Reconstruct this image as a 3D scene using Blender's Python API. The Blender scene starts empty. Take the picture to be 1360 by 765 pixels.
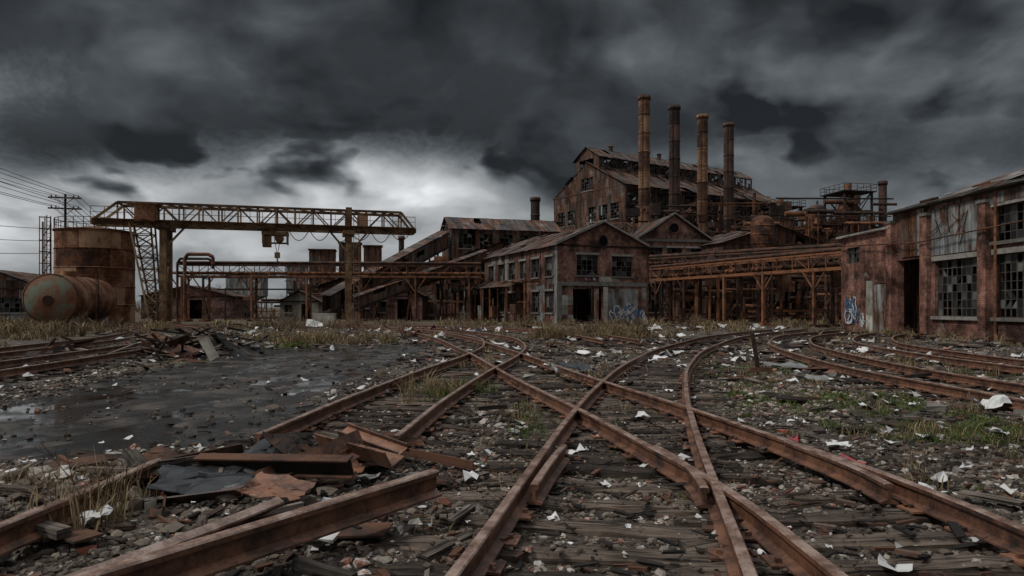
import bpy, math, random
import numpy as np
from mathutils import Vector, Matrix
random.seed(7); rng=np.random.default_rng(7)
R=random.uniform
scene=bpy.context.scene
COL=scene.collection

# ------------------------------------------------------------------ node helpers
class NT:
    def __init__(s,tree): s.t=tree
    def n(s,typ,ins=None,**props):
        nd=s.t.nodes.new(typ)
        for k,v in props.items(): setattr(nd,k,v)
        for k,v in (ins or {}).items():
            sk=nd.inputs[k]
            if isinstance(v,bpy.types.NodeSocket): s.t.links.new(v,sk)
            else: sk.default_value=v
        return nd
    def math(s,op,a,b=0.0,c=None,clamp=False):
        i={0:a,1:b}
        if c is not None: i[2]=c
        return s.n('ShaderNodeMath',i,operation=op,use_clamp=clamp).outputs[0]
    def mix(s,f,a,b,blend='MIX'):
        nd=s.n('ShaderNodeMix',data_type='RGBA',blend_type=blend)
        for sk,v in ((nd.inputs[0],f),(nd.inputs[6],a),(nd.inputs[7],b)):
            if isinstance(v,bpy.types.NodeSocket): s.t.links.new(v,sk)
            else: sk.default_value=v if not isinstance(v,tuple) else (*v[:3],1)
        return nd.outputs[2]
    def ramp(s,f,stops):
        nd=s.n('ShaderNodeValToRGB',{0:f}); e=nd.color_ramp.elements
        while len(e)<len(stops): e.new(0.5)
        for el,(p,c) in zip(e,stops):
            el.position=p; el.color=(*c,1) if isinstance(c,tuple) else (c,c,c,1)
        return nd.outputs[0]
    def noise(s,vec,scale,detail=4,rough=.55,dist=0):
        return s.n('ShaderNodeTexNoise',{'Vector':vec,'Scale':scale,'Detail':detail,'Roughness':rough,'Distortion':dist}).outputs[0]
    def mapping(s,vec,sc):
        return s.n('ShaderNodeMapping',{'Vector':vec,'Scale':sc}).outputs[0]
    def mr(s,v,a,b,c=0.,d=1.,smooth=False):
        return s.n('ShaderNodeMapRange',{0:v,1:a,2:b,3:c,4:d},interpolation_type='SMOOTHSTEP' if smooth else 'LINEAR').outputs[0]

def newmat(name):
    m=bpy.data.materials.new(name); m.use_nodes=True
    m.node_tree.nodes.clear(); t=NT(m.node_tree)
    out=t.n('ShaderNodeOutputMaterial')
    b=t.n('ShaderNodeBsdfPrincipled')
    m.node_tree.links.new(b.outputs[0],out.inputs[0])
    return m,t,b
def setb(t,b,color=None,rough=None,metal=None,spec=None,bump=None,bs=.3,bd=.02):
    for k,v in (('Base Color',color),('Roughness',rough),('Metallic',metal),('Specular IOR Level',spec)):
        if v is None: continue
        if isinstance(v,bpy.types.NodeSocket): t.t.links.new(v,b.inputs[k])
        else: b.inputs[k].default_value=(*v,1) if isinstance(v,tuple) else v
    if bump is not None:
        bn=t.n('ShaderNodeBump',{'Height':bump,'Strength':bs,'Distance':bd})
        t.t.links.new(bn.outputs[0],b.inputs['Normal'])
def tint(t): return t.n('ShaderNodeAttribute',attribute_name='tint').outputs['Fac']
def objc(t): return t.n('ShaderNodeTexCoord').outputs['Object']
def uvc(t): return t.n('ShaderNodeTexCoord').outputs['UV']
def grey(t,v): return t.n('ShaderNodeCombineColor',{0:v,1:v,2:v}).outputs[0]

def m_rust(name,c1,c2,c3,scale=1.5,rough=.8,spec=.25,bs=.4,bd=.01,gain=1.35):
    m,t,b=newmat(name); o=objc(t); ti=tint(t)
    c1,c2,c3=[tuple(q*gain for q in c) for c in (c1,c2,c3)]
    n=t.noise(o,scale,8,.65); n2=t.noise(o,scale*9,5,.7)
    f=t.math('ADD',t.math('MULTIPLY',n,.7),t.math('MULTIPLY',n2,.3))
    f=t.math('ADD',f,t.math('MULTIPLY',t.math('SUBTRACT',ti,.5),.16))
    col=t.ramp(f,[(.38,c1),(.48,c2),(.58,c3)])
    v=t.mr(ti,0,1,.68,1.3)
    col=t.mix(1.0,col,grey(t,v),'MULTIPLY')
    setb(t,b,col,rough,0,spec,n2,bs,bd); return m

def m_corr(name,palette,rustamt=.5,period=.25,dark=1.0):
    m,t,b=newmat(name); o=objc(t); uv=uvc(t); ti=tint(t)
    base=t.ramp(ti,palette)
    streak=t.noise(t.mapping(uv,(3.2,.35,1)),1.0,7,.65)
    patch=t.noise(o,.55,6,.6)
    fine=t.noise(o,7,5,.7)
    f=t.math('ADD',t.math('MULTIPLY',streak,.5),t.math('MULTIPLY',patch,.5))
    f=t.math('ADD',f,t.math('MULTIPLY',t.math('SUBTRACT',ti,.5),.2))
    f=t.mr(f,.62-rustamt*.3,.74-rustamt*.3)
    rust=t.ramp(fine,[(.3,(.034,.016,.011)),(.5,(.11,.044,.022)),(.68,(.25,.10,.043))])
    col=t.mix(f,base,rust)
    dk=t.mr(t.noise(t.mapping(uv,(1.3,.22,1)),1.3,5,.6),.36,.6,.26*dark,1.22*dark)
    col=t.mix(1.0,col,grey(t,dk),'MULTIPLY')
    w=t.n('ShaderNodeTexWave',{'Vector':uv,'Scale':6.2832/(20*period),'Distortion':.0},wave_type='BANDS',bands_direction='X').outputs['Fac']
    h=t.math('ADD',w,t.math('MULTIPLY',fine,.4))
    setb(t,b,col,.75,0,.25,h,.6,.05); return m

def m_brick(name,c1,c2,mort,soot=.5,white=.0):
    m,t,b=newmat(name); o=objc(t); uv=uvc(t)
    br=t.n('ShaderNodeTexBrick',{'Vector':uv,'Color1':(*c1,1),'Color2':(*c2,1),'Mortar':(*mort,1),'Scale':1.0,'Mortar Size':.014,'Bias':-.1,'Brick Width':.27,'Row Height':.095})
    big=t.noise(o,.45,7,.62); mid=t.noise(o,2.6,7,.7); st=t.noise(t.mapping(uv,(1.5,.5,1)),1,6,.6)
    k=t.mr(t.math('ADD',t.math('MULTIPLY',big,.7),t.math('MULTIPLY',st,.3)),.42,.6,.24,1.3)
    k2=t.mr(mid,.36,.64,.5,1.45)
    k=t.math('MULTIPLY',k,k2)
    col=t.mix(1.0,br.outputs[0],grey(t,k),'MULTIPLY')
    w=t.mr(t.noise(o,.8,8,.68,.6),.62-white*.2,.68-white*.2)
    w=t.math('MULTIPLY',w,t.mr(mid,.4,.5))
    col=t.mix(t.math('MULTIPLY',w,.6),col,(.29,.26,.23))
    setb(t,b,col,.9,0,.15,t.math('ADD',br.outputs[1],mid),.6,-.015); return m

def m_plain(name,c,rough=.8,spec=.3,var=.35,scale=3.,bs=.3,bd=.01,usetint=True):
    m,t,b=newmat(name); o=objc(t)
    n=t.noise(o,scale,7,.65)
    k=t.mr(n,.3,.7,1-var,1+var)
    if usetint: k=t.math('MULTIPLY',k,t.mr(tint(t),0,1,.6,1.35))
    col=t.mix(1.0,(*c,1),grey(t,k),'MULTIPLY')
    setb(t,b,col,rough,0,spec,n,bs,bd); return m
def m_ramp(name,stops,rough=.9,spec=.15,sss=False):
    m,t,b=newmat(name); ti=tint(t); n=t.noise(objc(t),25,3,.6)
    col=t.ramp(t.math('ADD',ti,t.math('MULTIPLY',t.math('SUBTRACT',n,.5),.25)),stops)
    setb(t,b,col,rough,0,spec,n,.4,.01); return m

M={}
M['rail']=m_rust('rail_rust',(.022,.014,.011),(.078,.037,.024),(.16,.075,.043),4,.5,.5,.6,.005)
M['railtop']=m_rust('rail_head_rust',(.065,.038,.028),(.15,.09,.067),(.27,.2,.165),6,.33,.6,.4,.003)
M['rust']=m_rust('rusty_steel',(.018,.012,.010),(.064,.029,.018),(.16,.07,.035),1.2)
M['rustdark']=m_rust('dark_rusty_steel',(.012,.010,.010),(.03,.020,.016),(.08,.039,.024),1.0)
M['crane']=m_rust('weathered_crane_paint',(.045,.024,.014),(.145,.082,.042),(.27,.19,.11),.9,gain=1.15)
M['stack']=m_rust('stack_rust',(.026,.016,.012),(.105,.052,.03),(.2,.12,.072),.45)
M['stackdark']=m_rust('stack_dark',(.018,.014,.013),(.04,.026,.022),(.085,.05,.036),.45)
M['tank']=m_rust('tank_rust',(.038,.016,.010),(.14,.056,.026),(.24,.15,.095),.6)
M['tankgreen']=m_rust('tank_faded_green',(.10,.034,.016),(.14,.064,.034),(.11,.13,.10),.75)
M['corr']=m_corr('corrugated_rust',[(0,(.06,.032,.024)),(.25,(.11,.06,.043)),(.5,(.1,.088,.082)),(.75,(.17,.12,.095)),(1,(.26,.25,.24))],.48)
M['corrgrey']=m_corr('corrugated_grey',[(0,(.18,.18,.175)),(.4,(.3,.3,.29)),(.75,(.22,.26,.265)),(1,(.38,.38,.36))],.38,.22)
M['roof']=m_corr('roof_sheet',[(0,(.06,.048,.044)),(.4,(.105,.09,.084)),(.7,(.14,.08,.06)),(1,(.24,.23,.22))],.46,.3)
M['brick']=m_brick('red_brick',(.34,.125,.08),(.19,.072,.05),(.24,.205,.18),.5,.15)
M['brickdark']=m_brick('sooty_brick',(.23,.09,.064),(.13,.058,.045),(.17,.145,.13),.5,.05)
M['plaster']=m_plain('old_plaster',(.36,.34,.29),.9,.1,.5,2.2)
M['concrete']=m_plain('concrete',(.22,.205,.185),.9,.15,.4,3)
M['frame']=m_plain('window_frame',(.09,.08,.07),.7,.3,.4,4)
m,t,b=newmat('dark_glass'); ti=tint(t); setb(t,b,t.ramp(ti,[(0,(.006,.007,.008)),(.6,(.016,.018,.019)),(1,(.045,.048,.048))]),t.mr(t.noise(objc(t),3,5),.3,.7,.2,.6),0,.3,t.noise(objc(t),1.3,2),.12,.02); M['glass']=m
m,t,b=newmat('dirty_glass'); ti=tint(t); setb(t,b,t.ramp(t.math('MULTIPLY',t.math('ADD',ti,t.noise(objc(t),4,6)),.5),[(.2,(.03,.03,.028)),(.5,(.08,.08,.074)),(.75,(.18,.18,.165)),(1,(.33,.33,.31))]),.6,0,.3); M['dirty']=m
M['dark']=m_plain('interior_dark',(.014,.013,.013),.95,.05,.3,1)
def m_wood(name,c1,c2,c3):
    m,t,b=newmat(name); uv=uvc(t); ti=tint(t); o=objc(t)
    g=t.noise(t.mapping(uv,(1.6,34,1)),1,7,.7,.3); p=t.noise(o,2.3,5,.6)
    crack=t.mr(t.noise(t.mapping(uv,(.8,22,1)),1.3,3,.5,.5),.36,.44)
    f=t.math('ADD',t.math('MULTIPLY',g,.6),t.math('MULTIPLY',p,.4))
    f=t.math('ADD',f,t.math('MULTIPLY',t.math('SUBTRACT',ti,.5),.22))
    col=t.ramp(f,[(.38,c1),(.5,c2),(.62,c3)])
    col=t.mix(crack,t.mix(.8,col,(.008,.007,.006)),col)
    setb(t,b,col,.8,0,.3,t.math('ADD',g,t.math('MULTIPLY',crack,1.2)),1.0,.02); return m
M['tie']=m_wood('tie_wood',(.024,.018,.014),(.076,.056,.043),(.18,.138,.108))
M['plank']=m_wood('plank_wood',(.035,.028,.023),(.10,.08,.065),(.24,.2,.17))
M['stone']=m_ramp('ballast_stone',[(0,(.024,.02,.017)),(.3,(.078,.062,.05)),(.6,(.155,.127,.102)),(.82,(.28,.245,.205)),(.95,(.5,.47,.43)),(1,(.22,.095,.06))])
M['shard']=m_ramp('dark_debris',[(0,(.012,.012,.012)),(.5,(.04,.032,.028)),(.8,(.12,.055,.034)),(1,(.16,.14,.12))],.75)
M['grass']=m_ramp('dry_grass_blades',[(0,(.085,.06,.036)),(.4,(.18,.13,.073)),(.75,(.30,.225,.128)),(1,(.41,.33,.2))])
M['green']=m_ramp('green_grass_blades',[(0,(.04,.062,.016)),(.5,(.08,.12,.028)),(1,(.17,.19,.06))])
M['twig']=m_ramp('twigs',[(0,(.055,.036,.027)),(.5,(.15,.1,.068)),(1,(.25,.18,.125))])
M['fartree']=m_ramp('bare_tree_twigs',[(0,(.03,.027,.026)),(.5,(.055,.05,.047)),(1,(.09,.08,.073))])
M['litter']=m_ramp('litter_paper',[(0,(.38,.37,.35)),(.5,(.62,.62,.61)),(.9,(.78,.78,.78)),(.97,(.1,.16,.3)),(1,(.4,.06,.06))],.7,.3)
M['paintw']=m_plain('spray_paint_white',(.55,.58,.6),.6,.3,.2)
M['paintb']=m_plain('spray_paint_blue',(.08,.15,.28),.6,.3,.2)
M['paintp']=m_plain('spray_paint_pink',(.38,.17,.26),.6,.3,.2)
M['rubber']=m_plain('black_tarp',(.02,.021,.023),.4,.5,.4,5)
m,t,b=newmat('puddle_water'); setb(t,b,(.014,.012,.010),t.mr(t.noise(objc(t),1.1,6,.65),.4,.6,.06,.38),0,.42,t.noise(objc(t),5,5),.14,.012); M['water']=m
# ground
m,t,b=newmat('ground_soil'); o=objc(t)
mud=t.n('ShaderNodeAttribute',attribute_name='mud').outputs['Fac']; gr=t.n('ShaderNodeAttribute',attribute_name='grassy').outputs['Fac']; ms=t.n('ShaderNodeAttribute',attribute_name='moss').outputs['Fac']
big=t.noise(o,.22,7,.6); mid=t.noise(o,1.7,8,.68); fine=t.noise(o,22,6,.7)
soil=t.ramp(t.math('ADD',t.math('MULTIPLY',big,.35),t.math('ADD',t.math('MULTIPLY',mid,.35),t.math('MULTIPLY',fine,.3))),[(.39,(.018,.014,.011)),(.48,(.056,.044,.035)),(.58,(.13,.105,.083))])
vor=t.n('ShaderNodeTexVoronoi',{'Vector':o,'Scale':13.,'Randomness':1.},feature='F1')
vs=t.n('ShaderNodeSeparateColor',{0:vor.outputs['Color']}).outputs[0]
sc=t.ramp(vs,[(0,(.03,.025,.021)),(.5,(.09,.074,.062)),(.85,(.19,.162,.135)),(.97,(.44,.42,.39))])
inst=t.mr(vor.outputs['Distance'],.35,.5,1,.15)
col=t.mix(t.math('MULTIPLY',inst,t.mr(mid,.4,.55,.2,.9)),soil,sc)
gcol=t.ramp(t.noise(o,3.5,7,.7),[(.35,(.05,.038,.024)),(.5,(.12,.09,.055)),(.65,(.07,.072,.034))])
col=t.mix(t.math('MULTIPLY',gr,.85),col,gcol)
mosscol=t.ramp(fine,[(.35,(.03,.042,.012)),(.6,(.085,.11,.03))])
col=t.mix(t.math('MULTIPLY',t.mr(t.math('ADD',ms,t.math('MULTIPLY',t.math('SUBTRACT',mid,.5),1.3)),.35,.6),.8),col,mosscol)
mcol=t.ramp(t.noise(o,1.1,8,.65),[(.35,(.010,.009,.008)),(.5,(.028,.024,.021)),(.62,(.085,.07,.058))])
mudf=t.mr(t.math('ADD',mud,t.math('MULTIPLY',t.math('SUBTRACT',mid,.5),.9)),.35,.6)
col=t.mix(mudf,col,mcol)
wet=t.mr(t.noise(o,.9,6,.6),.42,.6,.2,.65)
rough=t.math('ADD',t.math('MULTIPLY',mudf,wet),t.math('MULTIPLY',t.math('SUBTRACT',1.,mudf),.92))
setb(t,b,col,rough,0,.35,t.math('ADD',t.math('MULTIPLY',inst,t.mr(mudf,0,1,.8,.0)),t.math('MULTIPLY',fine,t.mr(mudf,0,1,1,.45))),.8,.03)
M['ground']=m

# ------------------------------------------------------------------ mesh helpers
def empty(name,loc=(0,0,0),rz=0):
    e=bpy.data.objects.new(name,None); e.location=loc; e.rotation_euler=(0,0,rz); e.empty_display_size=.5
    COL.objects.link(e); return e
class MB:
    def __init__(s): s.V=[];s.F=[];s.U=[];s.T=[];s.M=[];s.S=[]
    def face(s,pts,uvs,mat,tn,sm=False):
        i=len(s.V); s.V+= [tuple(p) for p in pts]; s.T+=[tn]*len(pts)
        s.F.append(tuple(range(i,i+len(pts)))); s.U+=list(uvs); s.M.append(mat); s.S.append(sm)
    def box(s,c,d,rot=None,mat=0,tn=None):
        if tn is None: tn=random.random()
        c=Vector(c); hx,hy,hz=d[0]/2,d[1]/2,d[2]/2; i=len(s.V); ou=tn*17.3
        L=[(-hx,-hy,-hz),(hx,-hy,-hz),(hx,hy,-hz),(-hx,hy,-hz),(-hx,-hy,hz),(hx,-hy,hz),(hx,hy,hz),(-hx,hy,hz)]
        for p in L:
            q=Vector(p)
            if rot is not None: q=rot@q
            s.V.append(tuple(q+c)); s.T.append(tn)
        for f,ax in (((0,1,5,4),(0,2)),((1,2,6,5),(1,2)),((2,3,7,6),(0,2)),((3,0,4,7),(1,2)),((4,5,6,7),(0,1)),((3,2,1,0),(0,1))):
            s.F.append(tuple(i+k for k in f)); s.U+=[(L[k][ax[0]]+ou,L[k][ax[1]]+ou) for k in f]; s.M.append(mat); s.S.append(False)
    def chunk(s,c,d,rot,mat=0,tn=None):
        i=len(s.V); s.box(c,d,rot,mat,tn); k=min(d)*.28
        for j in range(i,i+8):
            v=s.V[j]; s.V[j]=(v[0]+R(-k,k),v[1]+R(-k,k),v[2]+R(-k,k))
    def beam(s,a,b,w,h=None,mat=0,tn=None):
        a=Vector(a);b=Vector(b);d=b-a;L=d.length
        if L<1e-4:return
        x=d/L; up=Vector((0,0,1)) if abs(x.z)<.95 else Vector((0,1,0))
        y=up.cross(x).normalized(); z=x.cross(y)
        s.box((a+b)/2,(L,w,h or w),Matrix((x,y,z)).transposed(),mat,tn)
    def cyl(s,a,b,r1,r2=None,n=12,mat=0,caps=True,tn=None,dome=0):
        if tn is None: tn=random.random()
        if r2 is None:r2=r1
        a=Vector(a);b=Vector(b);d=b-a;L=d.length;x=d/L
        up=Vector((0,0,1)) if abs(x.z)<.95 else Vector((0,1,0))
        y=up.cross(x).normalized(); z=x.cross(y)
        rings=[(a,r1,0),(b,r2,L)]
        i=len(s.V)
        for c,r,l in rings:
            for k in range(n):
                an=2*math.pi*k/n; s.V.append(tuple(c+y*math.cos(an)*r+z*math.sin(an)*r)); s.T.append(tn)
        for j in range(len(rings)-1):
            for k in range(n):
                k2=(k+1)%n
                s.F.append((i+j*n+k,i+j*n+k2,i+(j+1)*n+k2,i+(j+1)*n+k))
                u0=2*math.pi*r1*k/n;u1=2*math.pi*r1*(k+1)/n
                s.U+=[(u0,rings[j][2]),(u1,rings[j][2]),(u1,rings[j+1][2]),(u0,rings[j+1][2])]; s.M.append(mat); s.S.append(True)
        if caps:
            for c,r,sg in ((a,r1,-1),(b,r2,1)):
                if r<1e-4: continue
                pts=[c+y*math.cos(2*math.pi*k/n)*r+z*math.sin(2*math.pi*k/n)*r for k in range(n)]
                if sg<0: pts=pts[::-1]
                s.face(pts,[(0,0)]*n,mat,tn)
    def tube(s,pts,r,n=6,mat=0,tn=None):
        if tn is None: tn=random.random()
        for a,b in zip(pts[:-1],pts[1:]): s.cyl(a,b,r,r,n,mat,True,tn)
    def rev(s,c,axis,prof,n=32,mat=0,tn=None,tf=None):
        c=Vector(c);x=Vector(axis).normalized(); up=Vector((0,0,1)) if abs(x.z)<.95 else Vector((0,1,0))
        y=up.cross(x).normalized(); z=x.cross(y); i=len(s.V); t0=random.random() if tn is None else tn
        for l,r in prof:
            for k in range(n):
                an=2*math.pi*k/n; s.V.append(tuple(c+x*l+y*math.cos(an)*r+z*math.sin(an)*r)); s.T.append(t0)
        for j in range(len(prof)-1):
            for k in range(n):
                k2=(k+1)%n
                s.F.append((i+j*n+k,i+j*n+k2,i+(j+1)*n+k2,i+(j+1)*n+k)); rr=prof[j][1]
                s.U+=[(k/n*6*rr,prof[j][0]),((k+1)/n*6*rr,prof[j][0]),((k+1)/n*6*rr,prof[j+1][0]),(k/n*6*rr,prof[j+1][0])]; s.M.append(mat); s.S.append(True)
    def panel(s,O,U,V,W,H,ops=(),cw=1e9,ch=1e9,mats=(0,),miss=0.,jit=0.,lim=None,reveal=.3,rmat=None,tr=(0,1)):
        O=Vector(O);U=Vector(U).normalized();V=Vector(V).normalized();Nn=U.cross(V)
        us={0.,W};vs={0.,H}
        k=cw
        while k<W-.05: us.add(k);k+=cw
        k=ch
        while k<H-.05: vs.add(k);k+=ch
        for (a,b,c,d) in ops:
            us|={max(0,a),min(W,b)};vs|={max(0,c),min(H,d)}
        us=sorted(us);vs=sorted(vs);cache={}
        for i in range(len(us)-1):
            u0,u1=us[i],us[i+1]
            if u1-u0<1e-4: continue
            for j in range(len(vs)-1):
                v0,v1=vs[j],vs[j+1]
                if v1-v0<1e-4: continue
                uc,vc=(u0+u1)/2,(v0+v1)/2
                if any(a<uc<b and c<vc<d for a,b,c,d in ops): continue
                key=(int(uc//cw),int(vc//ch))
                if key not in cache:
                    cache[key]=(R(*tr),random.random()<miss,[R(-jit,jit) for _ in range(4)],random.choice(mats))
                tn,ms,jj,mt=cache[key]
                if ms: continue
                a1=v1;b1=v1
                if lim:
                    a1=min(v1,lim(u0));b1=min(v1,lim(u1))
                    if a1<=v0+1e-3 and b1<=v0+1e-3: continue
                    a1=max(a1,v0);b1=max(b1,v0)
                P=[O+U*u+V*v+Nn*jj[q] for q,(u,v) in enumerate(((u0,v0),(u1,v0),(u1,b1),(u0,a1)))]
                s.face(P,[(u0,v0),(u1,v0),(u1,b1),(u0,a1)],mt,tn)
        if rmat is not None:
            for (a,b,c,d) in ops:
                for p,q in (((a,c),(b,c)),((b,c),(b,d)),((b,d),(a,d)),((a,d),(a,c))):
                    A=O+U*p[0]+V*p[1];B=O+U*q[0]+V*q[1]
                    l=(B-A).length
                    s.face([A,B,B-Nn*reveal,A-Nn*reveal],[(0,0),(l,0),(l,reveal),(0,reveal)],rmat,.4)
    def window(s,O,U,V,op,nx,nz,fm,gm,dm,rec=.15,pm=.25,pd=.25,bw=.05):
        O=Vector(O);U=Vector(U).normalized();V=Vector(V).normalized();Nn=U.cross(V)
        a,b,c,d=op; Q=O-Nn*rec
        for i in range(nx+1):
            u=a+(b-a)*i/nx; w=bw*1.6 if i in(0,nx) else bw
            s.beam(Q+U*u+V*c,Q+U*u+V*d,w,w,fm)
        for j in range(nz+1):
            v=c+(d-c)*j/nz; w=bw*1.3 if j in(0,nz) else bw*.85
            s.beam(Q+U*a+V*v,Q+U*b+V*v,w,w,fm)
        for i in range(nx):
            for j in range(nz):
                r=random.random()
                if r<pm: continue
                mt=dm if r<pm+pd else gm
                u0=a+(b-a)*i/nx;u1=a+(b-a)*(i+1)/nx;v0=c+(d-c)*j/nz;v1=c+(d-c)*(j+1)/nz
                q=[R(-.008,.008) for _ in range(4)]
                P=[Q+U*u0+V*v0+Nn*q[0],Q+U*u1+V*v0+Nn*q[1],Q+U*u1+V*v1+Nn*q[2],Q+U*u0+V*v1+Nn*q[3]]
                if random.random()<.2: # shard left in the frame
                    P.pop(random.randrange(4)); s.face(P,[(0,0),(1,0),(1,1)],mt,random.random())
                else: s.face(P,[(0,0),(1,0),(1,1),(0,1)],mt,random.random())
    def build(s,name,parent,mats):
        me=bpy.data.meshes.new(name); me.from_pydata(s.V,[],s.F)
        for k in mats: me.materials.append(M[k])
        me.polygons.foreach_set('material_index',s.M); me.polygons.foreach_set('use_smooth',s.S)
        uv=me.uv_layers.new(name='UVMap'); uv.data.foreach_set('uv',np.array(s.U,dtype=np.float32).ravel())
        at=me.attributes.new('tint','FLOAT','POINT'); at.data.foreach_set('value',np.array(s.T,dtype=np.float32))
        me.update(); ob=bpy.data.objects.new(name,me); COL.objects.link(ob)
        if parent: ob.parent=parent
        return ob
def npmesh(name,V,F,attrs,mats,smooth=False,parent=None):
    V=np.asarray(V,dtype=np.float32);F=np.asarray(F,dtype=np.int32);k=F.shape[1]
    me=bpy.data.meshes.new(name); me.vertices.add(len(V)); me.vertices.foreach_set('co',V.ravel())
    me.loops.add(F.size); me.loops.foreach_set('vertex_index',F.ravel())
    me.polygons.add(len(F)); me.polygons.foreach_set('loop_start',np.arange(0,F.size,k,dtype=np.int32))
    me.polygons.foreach_set('loop_total',np.full(len(F),k,dtype=np.int32))
    me.polygons.foreach_set('use_smooth',np.full(len(F),smooth))
    me.update(calc_edges=True)
    for n,a in attrs.items():
        at=me.attributes.new(n,'FLOAT','POINT'); at.data.foreach_set('value',np.asarray(a,dtype=np.float32))
    for m_ in mats: me.materials.append(M[m_])
    ob=bpy.data.objects.new(name,me); COL.objects.link(ob)
    if parent: ob.parent=parent
    return ob

def vnoise(x,y,seed=0):
    xi=np.floor(x);yi=np.floor(y);xf=x-xi;yf=y-yi
    h=lambda a,b:(np.abs(np.sin(a*127.1+b*311.7+seed*74.7)*43758.5453))%1
    u=xf*xf*(3-2*xf);v=yf*yf*(3-2*yf)
    return (h(xi,yi)*(1-u)+h(xi+1,yi)*u)*(1-v)+(h(xi,yi+1)*(1-u)+h(xi+1,yi+1)*u)*v
def fbm(x,y,o=4,seed=0):
    s=0;a=.5;tt=0
    for i in range(o):
        s=s+a*vnoise(x*2**i,y*2**i,seed+i*3.3);tt+=a;a*=.5
    return s/tt

# ------------------------------------------------------------------ tracks
def catmull(P,step=.4):
    P=np.array(P,float); Q=np.vstack([2*P[0]-P[1],P,2*P[-1]-P[-2]]); out=[]
    for i in range(1,len(Q)-2):
        p0,p1,p2,p3=Q[i-1:i+3]
        for t_ in np.linspace(0,1,24,endpoint=False):
            out.append(.5*((2*p1)+(-p0+p2)*t_+(2*p0-5*p1+4*p2-p3)*t_**2+(-p0+3*p1-3*p2+p3)*t_**3))
    out.append(Q[-2]); out=np.array(out)
    s=np.r_[0,np.cumsum(np.linalg.norm(np.diff(out,axis=0),axis=1))]
    n=max(2,int(s[-1]/step)); ss=np.linspace(0,s[-1],n)
    return np.stack([np.interp(ss,s,out[:,0]),np.interp(ss,s,out[:,1])],1)
TR={'Y':[(-.75,-3),(-.1,1),(.47,3.56),(.85,5.47),(1.44,8.36),(2.25,11.87),(3.6,16.8),(6.2,24),(11,34),(18,44)],
    'X':[(1.9,-3),(2.4,1),(2.45,3.56),(2.38,5.3),(2.05,7.2),(1.62,9.5),(.8,13.5),(-.8,22),(-3,32),(-6.3,42),(-13,54)],
    'Z':[(-1.98,7.3),(-1.75,10.5),(-1.3,14.5),(-.55,20),(-.3,26),(-1.2,33),(-4.6,42),(-11,51)],
    'W':[(8.2,0),(8.3,6),(8.35,11),(8.5,16),(9.4,21.5),(11,27),(14.5,34),(20,40)],
    'W2':[(12.3,6),(12.4,14),(12.8,20),(14,26),(17,32),(20,36)],
    'V':[(-11.2,4),(-11.5,10),(-12,16),(-12.8,22),(-14.8,32),(-18.2,42),(-25,52),(-36,62)],
    'V2':[(-15.2,10),(-15.6,16),(-16.6,24),(-19,34),(-24,44),(-33,52)],
    'S':[(4.5,28),(3.4,36),(.5,44),(-6,51),(-14,56)]}
TC={k:catmull(v) for k,v in TR.items()}
allc=np.vstack(list(TC.values()))
def trackdist(x,y):
    x=np.asarray(x,float).ravel();y=np.asarray(y,float).ravel();o=np.full(x.shape,1e9)
    for i in range(0,len(allc),1): 
        np.minimum(o,(x-allc[i,0])**2+(y-allc[i,1])**2,out=o)
    return np.sqrt(o)
def sm(a,b,x): t_=np.clip((x-a)/(b-a),0,1); return t_*t_*(3-2*t_)
def roadmask(x,y):
    w=2.2+1.3*fbm(x*.5+9,y*.35,3,5)
    cx=-6.0+.4*np.sin(y*.25)
    near_=6.6+(x+7)*.35
    return (1-sm(w-.5,w+.5,np.abs(x-cx)))*sm(near_-.8,near_+.9,y)*(1-sm(26,32,y))
MOUNDS=[(-9.9,23.5,1.4,.4),(-4.0,5.6,.9,.12),(-2.6,6.1,1.2,.14),(-1.6,7.4,.6,.10),(5.6,11,1.6,.10),(-13.9,30,2.5,.4),(6.3,8,1.5,.1),(-.1,10.2,.5,.05)]
def gheight(x,y,td=None):
    x=np.asarray(x,float);y=np.asarray(y,float)
    if td is None: td=trackdist(x,y).reshape(x.shape)
    off=sm(1.3,3.2,td)
    h=(fbm(x*.6,y*.6,4,1)-.45)*.22*off+(fbm(x*3,y*3,3,2)-.5)*.05
    for a,b,s_,hh in MOUNDS: h=h+hh*np.exp(-((x-a)**2+(y-b)**2)/s_**2)
    h=np.maximum(h,-.045)-.03*(1-sm(1.25,1.7,td))
    r=roadmask(x,y)
    rut=-.03*np.exp(-((x+5.2-.3*np.sin(y*.3))/.25)**2)-.03*np.exp(-((x+6.8-.3*np.sin(y*.3))/.25)**2)
    hr=-.056+(fbm(x*.7+3,y*.38,5,8)-.5)*.2+(fbm(x*3.2,y*3.2,4,4)-.5)*.06+rut
    h=h*(1-r)+hr*r
    far=sm(60,110,np.hypot(x,y)); return h*(1-far)
def axis(dn,dp,lo,hi,step,g,far):
    a=list(np.arange(lo,hi+step/2,step)); s_=step
    while a[-1]<far: s_*=g; a.append(a[-1]+s_)
    s_=step; b=[]
    c=lo
    while c>dn: s_*=g*1.02; c-=s_; b.append(c)
    return np.array(b[::-1]+a)
xs=axis(-2500,0,-11,11,.11,1.05,2500); ys=axis(-60,0,2.2,18,.11,1.03,3500)
GX,GY=np.meshgrid(xs,ys); fl=GX.shape
gx,gy=GX.ravel(),GY.ravel()
near=(np.abs(gx)<60)&(gy<80)&(gy>-20)
td=np.full(gx.shape,99.); td[near]=trackdist(gx[near],gy[near])
gz=gheight(gx,gy,td)
mudv=roadmask(gx,gy)*1.15+.45*sm(.54,.64,fbm(gx*.3,gy*.3,3,14))*sm(1,3,td)
gv=sm(.5,.66,fbm(gx*.22+4,gy*.22,4,21))*sm(1.2,2.2,td)*(1-roadmask(gx,gy))*sm(8,16,np.hypot(gx,gy))*.8
gv=np.maximum(gv,sm(44,70,gy)*.8)
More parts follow.
